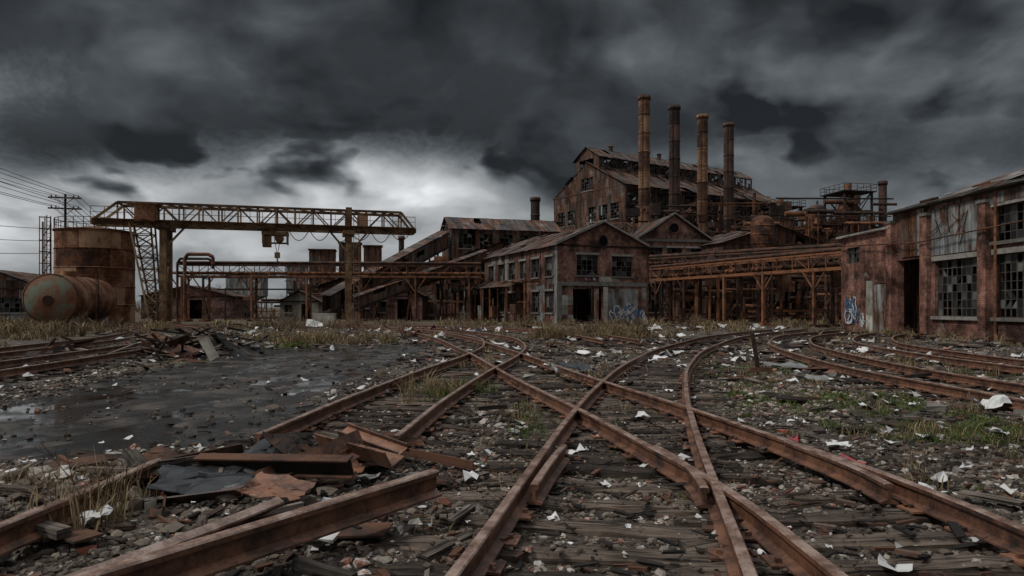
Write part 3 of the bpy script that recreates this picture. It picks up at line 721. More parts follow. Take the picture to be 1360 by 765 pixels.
# ------------------------------------------------------------------ pipe bridge
def pipe_bridge(p0,p1,z,posts,w=1.6,hh=1.0,npipe=4,wob=.0,matp='rust'):
    p0=Vector(p0);p1=Vector(p1); d=p1-p0;L=d.length
    e=empty('pipe_bridge',(p0.x,p0.y,0),math.atan2(d.y,d.x)); mb=MB()
    for y0 in(0,w):
        mb.beam((0,y0,z),(L,y0,z),.14,.25); mb.beam((0,y0,z+hh),(L,y0,z+hh),.12,.14)
        n=int(L/1.6)
        for i in range(n+1):
            xx=L*i/n; mb.beam((xx,y0,z),(xx,y0,z+hh),.07)
            if i<n: mb.beam((xx,y0,z if i%2 else z+hh),(L*(i+1)/n,y0,z+hh if i%2 else z),.06)
    for i in range(int(L/1.6)+1): mb.beam((i*1.6,0,z+.1),(i*1.6,w,z+.1),.1)
    mb.build('truss',e,[matp])
    mb=MB()
    for i in range(npipe):
        y0=.2+(w-.4)*i/(npipe-1); rr=R(.09,.2); zz=z+.25+rr
        mb.cyl((-.6,y0,zz),(L+.4,y0,zz),rr,n=10,mat=i%2); 
        for q in range(int(L/3)): mb.cyl((q*3+R(0,1),y0,zz),(q*3+R(1.1,1.3),y0,zz),rr*1.18,n=10,mat=0)
        if i<2:
            mb.cyl((0,y0,z+hh+rr+.1),(L,y0,z+hh+rr+.1),rr,n=10,mat=1-i%2)
    mb.build('pipes',e,['rust','rustdark'])
    mb=MB()
    for xx in posts:
        for y0 in(0,w): mb.beam((xx,y0,0),(xx,y0,z),.2,.2)
        for f in(.3,.62,.95): mb.beam((xx,0,z*f),(xx,w,z*f),.1)
        mb.beam((xx,0,.3),(xx,w,z*.6),.07); mb.beam((xx,w,.3),(xx,0,z*.6),.07); mb.box((xx,w/2,.1),(.7,w+.8,.3))
        if random.random()<.7: mb.beam((xx,0,z*.65),(xx+1.2,0,z),.1); mb.beam((xx,0,z*.65),(xx-1.2,0,z),.1)
    mb.build('posts',e,[matp]); return e,L
e,L=pipe_bridge((-36.8,75),(-3.5,77),5.0,[.5,2.8,8,14,20,26,32],1.8,1.3)
mb=MB()
for rr,dx,h in((.2,0,6.9),(.14,-.8,6.4)):
    mb.tube([(1+dx,-.4,0),(1+dx,-.4,h),(1.3+dx,-.4,h+.5),(3.5,-.4,h+.5),(4,-.4,h+.2),(4,-.4,h-.6)],rr,8)
mb.build('expansion_loop',e,['rust'])
e,L=pipe_bridge((15.0,74),(24.6,50.5),4.5,[1,6,12,17,22.5],2.0,1.2,5,matp='rust')
e,L=pipe_bridge((15.6,79),(33,62),6.3,[2,8,14,20],1.4,.9,3,matp='rustdark')

# ------------------------------------------------------------------ buildings
X_=Vector((1,0,0));Y_=Vector((0,1,0));Z_=Vector((0,0,1))
BM=['brick','brickdark','corr','corrgrey','roof','frame','glass','dirty','dark','concrete','plaster']
BI={k:i for i,k in enumerate(BM)}
def winset(mb,O,U,V,ops,nx,nz,pm=.3,pd=.2,rec=.15,bw=.05):
    for op in ops: mb.window(O,U,V,op,nx,nz,BI['frame'],BI['glass'],BI['dirty'],rec,pm,pd,bw)
def roofp(mb,W,D,He,Hr,miss,oh=.4,mats=('roof',),x0=0,y0=0,cw=1.0,ch=2.2,jit=.035,tr=(0,1)):
    a=W/2+oh;k=(Hr-He)/(W/2);b=k*a;Ls=math.hypot(a,b)
    mb.panel((x0-oh,y0+D+oh,He-k*oh),-Y_,(a,0,b),D+2*oh,Ls,(),cw,ch,[BI[m_] for m_ in mats],miss,jit,tr=tr)
    mb.panel((x0+W+oh,y0-oh,He-k*oh),Y_,(-a,0,b),D+2*oh,Ls,(),cw,ch,[BI[m_] for m_ in mats],miss,jit,tr=tr)
def rooffr(mb,W,D,He,Hr,x0=0,y0=0,st=3.,w=.14):
    n=max(1,int(D/st))
    for i in range(n+1):
        yy=y0+D*i/n
        mb.beam((x0,yy,He-.1),(x0+W/2,yy,Hr-.12),w); mb.beam((x0+W,yy,He-.1),(x0+W/2,yy,Hr-.12),w); mb.beam((x0,yy,He-.12),(x0+W,yy,He-.12),w)
    for f in(.0,.33,.66,1):
        zz=He+(Hr-He)*f-.1
        for s_ in(-1,1): xx=x0+W/2+s_*W/2*(1-f); mb.beam((xx,y0-.3,zz),(xx,y0+D+.3,zz),.12)
def gable(name,loc,rz,W,D,He,Hr,front,left,right,fm=('brick',),sm_=('brick',),rm=('roof',),cell=None,miss=(0,0,.05),fcell=None,wn=(5,5),tr=(0,1),extra=None,pm=.3,pd=.2):
    e=empty(name,loc,rz); mb=MB(); lim=lambda u:He+(Hr-He)*(1-abs(u-W/2)/(W/2))
    fc=fcell or (W/2,1e9); cl=cell or (1e9,1e9)
    if 1e8<cl[0]: cl=(1e9,1e9)
    fj=.0 if fcell is None else .05; cj=0. if cell is None else .05
    mb.panel((0,0,0),X_,Z_,W,Hr,front,fc[0],fc[1],[BI[k] for k in fm],miss[0],fj,lim,.35,BI[fm[0]],tr)
    mb.panel((W,D,0),-X_,Z_,W,Hr,(),fc[0],fc[1],[BI[k] for k in fm],miss[0],fj,lim,tr=tr)
    mb.panel((0,D,0),-Y_,Z_,D,He,left,cl[0],cl[1],[BI[k] for k in sm_],miss[1],cj,None,.3,BI[sm_[0]],tr)
    mb.panel((W,0,0),Y_,Z_,D,He,right,cl[0],cl[1],[BI[k] for k in sm_],miss[1],cj,None,.3,BI[sm_[0]],tr)
    mb.build('walls',e,BM)
    mb=MB()
    if miss[2]<.99: roofp(mb,W,D,He,Hr,miss[2],mats=rm)
    mb.build('roof',e,BM)
    mb=MB(); rooffr(mb,W,D,He,Hr)
    n=int(D/4)
    for i in range(n+1):
        for xx in(.25,W-.25): mb.beam((xx,D*i/n*.96+.3,0),(xx,D*i/n*.96+.3,He),.2)
    mb.build('steel_frame',e,['rustdark'])
    mb=MB()
    for O,U,ops in (((0,0,0),X_,front),((0,D,0),-Y_,left),((W,0,0),Y_,right)):
        for op in ops:
            w=op[1]-op[0];h=op[3]-op[2]
            if op[2]<.05 or h<.4: continue
            mb.window(O,U,Z_,op,max(2,int(w/.5)),max(2,int(h/.45)),BI['frame'],BI['glass'],BI['dirty'],.15,pm,pd,.05)
            U2=Vector(U);N2=U2.cross(Z_)
            c=Vector(O)+U2*(op[0]+w/2)+N2*.03
            mb.beam(c-U2*(w/2+.12)+Z_*(op[2]-.08),c+U2*(w/2+.12)+Z_*(op[2]-.08),.16,.14,BI['concrete'])
            if 'brick' in fm[0]: mb.beam(c-U2*(w/2+.15)+Z_*(op[3]+.1),c+U2*(w/2+.15)+Z_*(op[3]+.1),.12,.2,BI['concrete'])
    mb.build('windows',e,BM)
    if extra: extra(e)
    return e
def clutter(mb,x0,x1,y0,y1,z0,z1,n,rmax=.3,nm=2):
    for _ in range(n):
        a=Vector((R(x0,x1),R(y0,y1),R(z0,z1))); k=random.random()
        l=R(.2,.7)
        if k<.3: mb.cyl(a,(min(x1,a.x+l*(x1-x0)),a.y,a.z),R(.07,rmax),n=8,mat=random.randrange(nm))
        elif k<.55: mb.cyl((a.x,a.y,z0),a,R(.06,rmax),n=8,mat=random.randrange(nm))
        elif k<.75: mb.beam((a.x,a.y,z0),(a.x,a.y,z1*R(.7,1)),R(.12,.25),mat=random.randrange(nm))
        elif k<.9: mb.beam((x0,a.y,a.z),(x1,a.y,a.z+R(-.4,.4)),R(.1,.25),mat=random.randrange(nm))
        else: mb.box(a,(R(.6,2),R(.6,2),R(.4,1.6)),None,random.randrange(nm))
def graffiti(mb,O,U,w,h,n,mats):
    O=Vector(O);U=Vector(U).normalized();Nn=U.cross(Z_)
    for k in range(n):
        cu,cv=R(.1,.9)*w,R(.25,.75)*h; a=R(0,6);pts=[]; r1=R(.15,.32)*h;r2=R(.2,.4)*h
        for i in range(14): pts.append(O+U*(cu+r1*math.sin(a+i*R(.4,.6)))+Z_*(cv+r2*math.cos(a*2+i*.55))+Nn*(.012+.003*k))
        mt=random.choice(mats)
        for p,q in zip(pts[:-1],pts[1:]):
            d=(q-p);s_=d.cross(Nn).normalized()*.05
            mb.face([p-s_,p+s_,q+s_,q-s_],[(0,0)]*4,mt,.5)

# --- central brick building
def ex(e):
    mb=MB()
    mb.beam((-.15,-.08,7.45),(4.75,-.08,9.62),.3,.22,0); mb.beam((4.75,-.08,9.62),(9.65,-.08,7.45),.3,.22,0)
    mb.box((4.75,-.05,3.75),(9.5,.1,.35),None,0); mb.box((.18,-.06,1.9),(.5,.12,3.8),None,0,.3)
    mb.build('coping_and_lintel',e,['concrete'])
    mb=MB()
    mb.panel((.45,-.02,0),X_,Z_,1.15,3.55,(),.6,.9,[0],.25,0); mb.panel((4.75,-.02,.0),X_,Z_,.5,3.5,(),.5,.9,[0],.2,0); mb.panel((8.45,-.02,0),X_,Z_,1.0,3.5,(),.5,1.2,[0],.5,0)
    mb.panel((2.2,-.02,3.95),X_,Z_,5,.5,(),.7,.5,[0],.5,0)
    mb.build('plaster_patches',e,['plaster'])
    mb=MB(); mb.panel((5.25,-.06,.0),X_,Z_,3.2,3.3,(),.8,3.3,[0],0,.02,tr=(.4,.9)); mb.build('boarded_doors',e,['corrgrey'])
    mb=MB(); graffiti(mb,(5.3,-.07,.1),X_,3.1,1.7,18,[0,0,1]); graffiti(mb,(8.5,-.03,.2),X_,.9,1.2,6,[0,1]); graffiti(mb,(2.2,-.03,4.0),X_,3,.5,5,[2,0]); mb.build('graffiti',e,['paintw','paintb','paintp'])
    mb=MB()
    mb.cyl((9.6,-.1,0),(9.6,-.1,7.3),.07,n=8,mat=0); mb.cyl((-.1,24,.0),(-.1,24,7),.07,n=8)
    for i in range(7): mb.beam((-1.8,8+i*2.5,0),(-1.8,8+i*2.5,3.7),.15); mb.beam((-1.8,8+i*2.5,3.7),(0,8+i*2.5,4.5),.1)
    clutter(mb,-2,-.1,3,24,0,5,26,.12,1)
    mb.build('downpipes_and_props',e,['rust'])
    mb=MB(); mb.panel((-2.0,24,3.7),-Y_,(2,0,.8),17,2.15,(),1.,1.1,[BI['roof']],.1,.04); mb.panel((-1.85,24,0),-Y_,Z_,9,3.6,[(2,3.6,1.2,2.8),(5,7,0,3)],1.,1.8,[BI['corrgrey'],BI['corr']],.12,.03)
    mb.build('lean_to',e,BM)
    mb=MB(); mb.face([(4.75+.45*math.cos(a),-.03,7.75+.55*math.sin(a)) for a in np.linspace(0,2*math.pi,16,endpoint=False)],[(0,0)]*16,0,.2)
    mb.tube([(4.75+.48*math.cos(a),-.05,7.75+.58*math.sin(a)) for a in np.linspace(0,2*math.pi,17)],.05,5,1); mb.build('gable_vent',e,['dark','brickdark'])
    mb=MB()
    for _ in range(16): p=Vector((R(.5,4),R(1,23),0)); p.z=7.5+(p.x/4.75)*2.1+.1; mb.box(p,(R(.2,1.2),R(.2,1),.05),Matrix.Rotation(-.42,3,'Y')@Matrix.Rotation(R(0,3),3,'Z'))
    mb.build('roof_debris',e,['plank'])
Dp=24.7
lops=[(Dp-2.6-3.15*i,Dp-.9-3.15*i,4.5,6.3) for i in range(7)]+[(Dp-2.6-3.15*i,Dp-.9-3.15*i,1.1,3.1) for i in range(7) if i not in(2,5)]+[(Dp-2.6-3.15*2,Dp-.7-3.15*2,0,3.0)]
gable('brick_building',(4.1,62,0),math.atan2(3.5,8.8),9.5,Dp,7.4,9.5,[(1.6,4.7,0,3.3),(2.0,4.2,4.55,6.45),(5.7,7.9,4.5,6.4)],lops,[(3+4*i,5+4*i,4.4,6.2) for i in range(5)],fm=('brick',),sm_=('corr','corr','brickdark','corrgrey'),cell=(1.05,3.7),miss=(0,.05,.05),tr=(.1,.8),extra=ex)

def ex2(e):
    mb=MB(); mb.beam((-.15,-.08,10.05),(4.5,-.08,13.0),.3,.22,0); mb.beam((4.5,-.08,13.0),(9.15,-.08,10.05),.3,.22,0); mb.box((4.5,-.05,9.7),(9,.1,.3)); mb.build('coping',e,['concrete'])
    mb=MB(); mb.face([(4.5+.6*math.cos(a),-.04,11.2+.6*math.sin(a)) for a in np.linspace(0,2*math.pi,18,endpoint=False)],[(0,0)]*18,0,.2); mb.tube([(4.5+.64*math.cos(a),-.05,11.2+.64*math.sin(a)) for a in np.linspace(0,2*math.pi,19)],.06,5,1); mb.build('round_window',e,['dark','brick'])
gable('brick_engine_house',(15.3,82,0),.2,9.0,8.5,10,12.9,[(1,3,6.3,8.8),(3.6,5.5,6.3,8.8),(6.1,8,6.3,8.8),(1,3.2,1,4.5),(5,8,0,4.5)],[(2,4,6,8.5)],[(2,4,6,8.5)],fm=('brick',),sm_=('brickdark',),extra=ex2)

# --- great mill
def ex3(e):
    mb=MB(); W,D=18,37
    mw=6.0;x0=(W-mw)/2;z0=23.4;z1=25.6;zr=27.4
    for x,U,O in ((x0,-Y_,(x0,D,z0)),(x0+mw,Y_,(x0+mw,0,z0))):
        ops=[(1+3*i,3.6+3*i,.45,1.9) for i in range(12)]
        mb.panel(O,U,Z_,D,z1-z0,ops,1.2,2.2,[BI['corr']],.12,.05); winset(mb,O,U,Z_,ops,5,2,.5,.2)
    lim=lambda u:(z1-z0)+(zr-z1)*(1-abs(u-mw/2)/(mw/2))
    mb.panel((x0,0,z0),X_,Z_,mw,zr-z0,[(1.4,4.6,.6,2.0)],1.0,2.,[BI['corr']],.04,.04,lim)
    a=mw/2+.4;k=(zr-z1)/(mw/2);b=k*a
    mb.panel((x0-.4,D+.4,z1-k*.4),-Y_,(a,0,b),D+.8,math.hypot(a,b),(),1.,1.9,[BI['roof']],.06,.05)
    mb.panel((x0+mw+.4,-.4,z1-k*.4),Y_,(-a,0,b),D+.8,math.hypot(a,b),(),1.,1.9,[BI['roof']],.1,.05)
    mb.build('roof_monitor',e,BM)
    mb=MB()
    H1,H2=11.5,14.5;wd=5.2
    ops=[(1.2+3.6*i,3.6+3.6*i,6.8,10) for i in range(10)]
    mb.panel((W+wd,0,0),Y_,Z_,D,H1,ops,1.2,2.6,[BI['corr'],BI['corr'],BI['brickdark']],.08,.06); winset(mb,(W+wd,0,0),Y_,Z_,ops,5,5,.4,.15)
    mb.panel((W+wd+.3,-.3,H1-.15),Y_,(-wd,0,H2-H1),D+.6,math.hypot(wd,H2-H1),(),1.,2.,[BI['roof']],.12,.06)
    mb.panel((W,0,0),X_,Z_,wd,H2,[(1.5,3.5,7,9.5)],1.3,2.6,[BI['corr']],.05,.05,lambda u:H2-(H2-H1)*u/wd)
    mb.build('side_aisle',e,BM)
    mb=MB()
    for i in range(13): mb.beam((W+.15,i*3.05,12),(W+.15,i*3.05,19.8),.28); mb.beam((W+.3,i*3.05,19.6),(W-5.6,i*3.05,23.6),.18)
    for z in(14.6,17.2,19.5): mb.beam((W+.2,0,z),(W+.2,D,z),.2,.28)
    clutter(mb,W+.3,W+4.5,1,36,14,17.5,60,.35,1)
    for i in range(8): mb.cyl((W+1+R(-.5,2),R(2,35),13.5),(W+2,R(2,35),R(16.5,20)),.2,n=8)
    for i in range(3): mb.cyl((W/2,5+11*i,27.2),(W/2,5+11*i,28.1),.35,n=10); mb.rev((W/2,5+11*i,28.1),(0,0,1),[(0,.5),(.3,.02)],10)
    mb.build('frames_and_pipes',e,['rustdark'])
    mb=MB()
    mb.beam((0,-.4,13.4),(W,-.4,13.4),.5,.15); mb.beam((0,-.6,14.3),(W,-.6,14.3),.06)
    for i in range(13): mb.beam((i*1.5,-.6,13.4),(i*1.5,-.6,14.3),.05)
    clutter(mb,0,W,-1.5,-.3,8,13,16,.25,1)
    mb.build('catwalk',e,['rust'])
W=18
fo=[(1.2+2.7*i,3.1+2.7*i,15.2,17.6) for i in (0,1,3,4,5)]+[(7.6,10.4,20.4,22.4)]+[(1.2+2.7*i,3.1+2.7*i,9.5,12) for i in range(6)]
ro=[(.7+3.05*i,2.8+3.05*i,15.2,19.1) for i in range(12)]
gable('steel_mill_building',(7.24,117.6,0),math.atan2(-.84,.54),18,37,20.3,25.0,fo,[],ro,fm=('corr',),sm_=('corr',),cell=(1.25,2.6),fcell=(1.5,2.7),miss=(.03,.1,.12),extra=ex3,pm=.6,pd=.06)

# --- stacks
def stack(x,y,h,r,mat='stack',ladder=True,base=0):
    e=empty('smokestack',(x,y,base)); mb=MB(); n=int(h/2.4)
    for i in range(n):
        z0=h*i/n;z1=h*(i+1)/n; rr=r*(1.06-.06*i/n)
        mb.cyl((0,0,z0),(0,0,z1),rr,rr*.995,20,0,i in(0,),R(.1,.9)); mb.rev((0,0,z1-.06),(0,0,1),[(0,rr),(0,rr+.05),(.12,rr+.05),(.12,rr)],20)
    mb.rev((0,0,h),(0,0,1),[(-.5,r),(-.5,r+.12),(0,r+.12),(0,r-.08),(-2,r-.08)],20)
    mb.build('stack_shell',e,[mat])
    if ladder:
        mb=MB()
        for s_ in(-.18,.18): mb.beam((-r*.7+s_,-r*.85-.12,h*.3),(-r*.7+s_,-r*.85-.12,h),.05)
        for i in range(int(h*.7/.45)): mb.beam((-r*.7-.18,-r*.85-.12,h*.3+i*.45),(-r*.7+.18,-r*.85-.12,h*.3+i*.45),.04)
        for a in (.5,2.6,4.7):
            mb.beam((0,0,h*.8),(math.cos(a)*9,math.sin(a)*9+3,h*.45),.03)
        mb.build('ladder_and_guys',e,['rustdark'])
for (x,y),m_ in zip([(18.4,95),(23.7,99.6),(29.1,104.3),(34.6,109)],['stack','stackdark','stack','stackdark']): stack(x,y,30.9,.78,m_)
stack(3.4,100,17.6,.66,'stackdark',False); stack(54.3,100,20.0,.55,'stackdark',False); stack(-16.2,100,12,.4,'stackdark',False)

# --- boiler house & process clutter
gable('boiler_house',(24.5,79,0),.28,14,12,9.2,11.4,[(1,4,0,4.5),(5,8,5,8),(9,12,0,5),(1,4,5.2,8)],[(2,5,3,6)],[(2,5,5,8)],fm=('corr','corr','brickdark'),sm_=('corr',),cell=(1.2,2.6),fcell=(1.4,2.3),miss=(.22,.15,.16),pm=.6)
e=empty('process_pipework',(0,0,0)); mb=MB()
clutter(mb,17,27,68,78,0,6.5,60,.28,2); clutter(mb,25,40,72,78,0,7.5,70,.3,2); clutter(mb,27,38,80,90,9,13.5,46,.35,2); clutter(mb,14,24,88,93,8,15,30,.35,2)
clutter(mb,36,52,92,104,6,17,80,.35,2); clutter(mb,30,44,66,72,0,5,40,.22,2); clutter(mb,26,38,100,106,8,19,30,.3,2)
mb.build('pipes_and_frames',e,['rustdark','rust'])
def vessel(x,y,z,r,h,mat='stack'):
    e=empty('process_vessel',(x,y,0)); mb=MB()
    mb.rev((0,0,z),(0,0,1),[(-.9,.25),(-.9+.3,r*.6),(0,r),(h,r),(h+r*.3,r*.85),(h+r*.5,r*.5),(h+r*.58,.01)],24,0,R(.3,.8))
    for i in range(3): mb.rev((0,0,z+h*(i+.5)/3),(0,0,1),[(-.05,r),(-.05,r+.05),(.05,r+.05),(.05,r)],24)
    for a in(.8,2.3,3.9,5.5): mb.beam((r*.9*math.cos(a),r*.9*math.sin(a),0),(r*.9*math.cos(a),r*.9*math.sin(a),z+.4),.16)
    mb.cyl((0,0,z+h),(0,0,z+h+r),.15,n=8); mb.build('vessel_shell',e,[mat])
vessel(28.4,77.5,8.3,1.25,3.0,'rust'); vessel(46.5,104,13,1.3,3.5,'stackdark'); vessel(42,98,9,1.1,3,'rust'); vessel(52,108,11,1.6,4,'stackdark'); vessel(22,74,4,1,3,'stackdark')
def tower(x,y,w,h,lv,name='steel_tower',rz=.2,infill=True):
    e=empty(name,(x,y,0),rz); mb=MB(); c=[(-w/2,-w/2),(w/2,-w/2),(w/2,w/2),(-w/2,w/2)]
    for a,b in c: mb.beam((a,b,0),(a,b,h),.26)
    for i in range(lv):
        z=h*(i+1)/lv; z0=h*i/lv
        mb.box((0,0,z),(w+.9,w+.9,.14))
        for k in range(4):
            p,q=c[k],c[(k+1)%4]; mb.beam((*p,z0),(*q,z),.1); mb.beam((*q,z0),(*p,z),.1)
            s_=(w+.9)/w
            mb.beam((p[0]*s_,p[1]*s_,z+1.05),(q[0]*s_,q[1]*s_,z+1.05),.06); mb.beam((p[0]*s_,p[1]*s_,z+.55),(q[0]*s_,q[1]*s_,z+.55),.05)
            for f in np.linspace(0,1,6): mb.beam(((p[0]+(q[0]-p[0])*f)*s_,(p[1]+(q[1]-p[1])*f)*s_,z),((p[0]+(q[0]-p[0])*f)*s_,(p[1]+(q[1]-p[1])*f)*s_,z+1.05),.05)
    mb.build('frame',e,['rustdark'])
    if infill:
        mb=MB(); mb.rev((0,0,0),(0,0,1),[(h*.45,w*.3),(h*.45,w*.38),(h*.86,w*.38),(h*.93,w*.25),(h*.93,.01)],20,0,.4); mb.rev((0,0,0),(0,0,1),[(h*.98,w*.12),(h*1.08,w*.12),(h*1.08,.01)],12,0,.4)
        mb.box((0,0,h*.3),(w*.7,w*.7,h*.22)); mb.build('silo_body',e,['rust'])
tower(49.2,100,4.4,18.2,4); tower(44,112,4.6,17.8,4); tower(37,118,4,20,4,infill=False); tower(41,92,3.6,12.5,3)
gable('corrugated_shed',(38,84,0),.1,13,10,6.6,8.6,[(1,4,0,4),(5,8,2,5),(9,12,0,4)],[],[],fm=('corr',),sm_=('corr',),cell=(1.2,2.4),fcell=(1.3,2.2),miss=(.12,.1,.1),pm=.5)
gable('corrugated_shed',(40,100,0),-.2,16,10,12,14.5,[(2,5,7,10),(7,10,7,10),(12,15,7,10)],[(2,6,7,10)],[],fm=('corr','brickdark'),sm_=('corr',),cell=(1.2,2.4),fcell=(1.6,2.4),miss=(.1,.1,.12),pm=.5)

# --- conveyor house (upper left of centre)
gable('conveyor_house',(-10.1,98.7,0),math.radians(-73.7),7,15.5,12.4,14.2,[(1,2.6,10,11.8),(4,5.6,10,11.8),(1,6,2,6)],[],[(1+2.9*i,2.8+2.9*i,9.6,11.6) for i in range(5)]+[(2,5,0,5),(7,10,1.5,6)],fm=('corr',),sm_=('corr',),cell=(1.1,2.5),fcell=(1.17,2.4),miss=(.04,.06,.05),extra=None,pm=.5)
gable('corrugated_shed',(-14,86,0),.05,11,9,6.3,8.0,[(.8,3,0,3.2),(4.5,6.5,2.5,4.5),(7.5,9.8,0,3.6)],[],[],fm=('corr','brickdark'),sm_=('corr',),cell=(1.2,2.4),fcell=(1.1,2.3),miss=(.05,.05,.05))
gable('brick_shed',(-17.5,84,0),-.05,6.5,7,3.2,4.8,[(.6,2,1,2.3),(3.4,5,0,2.6)],[],[],fm=('brickdark',),sm_=('brickdark',))
gable('corrugated_shed',(-25,88,0),.1,8,8,4.4,5.8,[(1,3,0,3),(4.5,6.5,1.5,3)],[(1,4,1,3)],[],fm=('corr',),sm_=('corr',),cell=(1.2,2.4),fcell=(1.,2.3),miss=(.06,.05,.06))
gable('brick_shed',(-27.2,80,0),.15,4.4,4,2.4,3.6,[(.5,1.4,1,1.9),(2.4,3.6,0,2)],[],[],fm=('plaster',),sm_=('plaster',))
gable('corrugated_shed',(-5.5,84,0),.2,9,10,8.3,9.8,[(.8,3,0,3.2),(4.5,6.5,4.5,6.5),(1,3,4.5,6.5)],[],[],fm=('corr',),sm_=('corr',),cell=(1.2,2.4),fcell=(1.1,2.3),miss=(.08,.06,.05),pm=.5)
gable('corrugated_shed',(-62,74,0),.25,10,14,3.8,5.8,[(1,4,0,3),(5.5,8.5,1,2.6)],[],[(2,5,1,2.6),(7,10,1,2.6)],fm=('corrgrey','corr'),sm_=('corrgrey','corr'),cell=(1.2,2.4),fcell=(1.25,2.3),miss=(.03,.03,.03))
gable('brick_shed',(-50,92,0),.1,12,10,3.2,4.6,[(1,3,1,2.3),(5,8,0,2.6)],[],[],fm=('brickdark',),sm_=('brickdark',))
def conveyor(a,b,w=1.8,h=1.9):
    a=Vector(a);b=Vector(b);d=b-a; e=empty('conveyor',(a.x,a.y,0),math.atan2(d.y,d.x)); L=math.hypot(d.x,d.y);dz=d.z; mb=MB()
    S=Vector((L,0,dz)); Ls=S.length
    mb.panel((0,0,a.z),S,Z_,Ls,h,[(2+3*i,3.4+3*i,.8,1.4) for i in range(int(Ls/3)-1)],1.5,h,[BI['corr']],.06,.02)
    mb.panel((-.2,-.2,a.z+h),S,(0,w+.4,.25),Ls+.3,w+.4,(),1.2,4,[BI['roof']],.03,.02)
    mb.panel((L,w,b.z),-S,Z_,Ls,h,(),1.5,h,[BI['corr']],.04,.02)
    mb.build('gallery',e,BM)
    mb=MB()
    mb.beam((0,0,a.z-.1),(L,0,b.z-.1),.2,.3); mb.beam((0,w,a.z-.1),(L,w,b.z-.1),.2,.3); mb.box((L/2,w/2,(a.z+b.z)/2-.05),(Ls,w,.08),Matrix.Rotation(-math.atan2(dz,L),3,'Y'))
    n=4
    for i in range(n):
        f=(i+.6)/n; z=a.z+dz*f-.2
        if z<1: continue
        for y0 in(0,w): mb.beam((L*f,y0,z),(L*f+(.5 if y0 else -.5),y0,0),.18)
        mb.beam((L*f,0,z*.5),(L*f,w,z*.5),.12); mb.beam((L*f,0,z*.5),(L*f,w,z*.95),.08)
    mb.build('trestle',e,['rustdark'])
conveyor((-21,79,1.0),(-8.6,92,9.8)); conveyor((-17,74.5,1.5),(-3,80.5,7.0),1.2,1.2)
def silo(x,y,w,h,mat='corr',hop=True):
    e=empty('hopper_bin',(x,y,0),.2); mb=MB(); z=h*.45
    for a in(-1,1):
        mb.panel((-w/2,-w/2,z),X_,Z_,w,h-z,(),1.1,1.5,[BI[mat]],.03,.02) if a<0 else mb.panel((w/2,w/2,z),-X_,Z_,w,h-z,(),1.1,1.5,[BI[mat]],.03,.02)
        mb.panel((-w/2,w/2,z),-Y_,Z_,w,h-z,(),1.1,1.5,[BI[mat]],.03,.02) if a<0 else mb.panel((w/2,-w/2,z),Y_,Z_,w,h-z,(),1.1,1.5,[BI[mat]],.03,.02)
    mb.box((0,0,h),(w+.3,w+.3,.15),None,BI['roof'])
    q=w*.15
    for p1,p2 in (((-1,-1),(1,-1)),((1,-1),(1,1)),((1,1),(-1,1)),((-1,1),(-1,-1))):
        mb.face([(p1[0]*q,p1[1]*q,z-1.6),(p2[0]*q,p2[1]*q,z-1.6),(p2[0]*w/2,p2[1]*w/2,z),(p1[0]*w/2,p1[1]*w/2,z)],[(0,0),(1,0),(1,1),(0,1)],BI[mat],.3)
    mb.build('bin',e,BM); mb=MB()
    for a,b in((-1,-1),(1,-1),(1,1),(-1,1)): mb.beam((a*w*.46,b*w*.46,0),(a*w*.46,b*w*.46,h*.6),.25)
    for z2 in(1.5,h*.3): 
        mb.beam((-w/2,-w*.46,z2),(w/2,-w*.46,z2),.15); mb.beam((-w/2,w*.46,z2),(w/2,w*.46,z2),.15)
    mb.beam((-w*.46,-w*.46,0),(w*.46,-w*.46,h*.4),.1); mb.build('supports',e,['rustdark'])
silo(-28,101,3.6,10); silo(-24.4,103,3.2,11.2); silo(-20.6,101,2.6,10.6,'corr'); silo(-17,106,4.5,7.5,'corr'); silo(-62,160,8,9.5,'corrgrey'); silo(-55,175,5,12,'corrgrey')
e=empty('process_pipework'); mb=MB(); clutter(mb,-30,-8,90,98,0,7,80,.2,2); clutter(mb,-10,4,80,84,0,8,40,.2,2); clutter(mb,-36,-24,80,86,0,4,24,.15,2); mb.build('pipes_and_frames',e,['rustdark','rust'])
gable('corrugated_shed',(0.5,88,0),.38,9,14,9.6,11.2,[(1,3,6,8),(5,7,6,8)],[(2,4,6.5,8.5),(6,8,6.5,8.5)],[],fm=('corr',),sm_=('corr',),cell=(1.2,2.4),fcell=(1.1,2.3),miss=(.05,.06,.08),pm=.5)

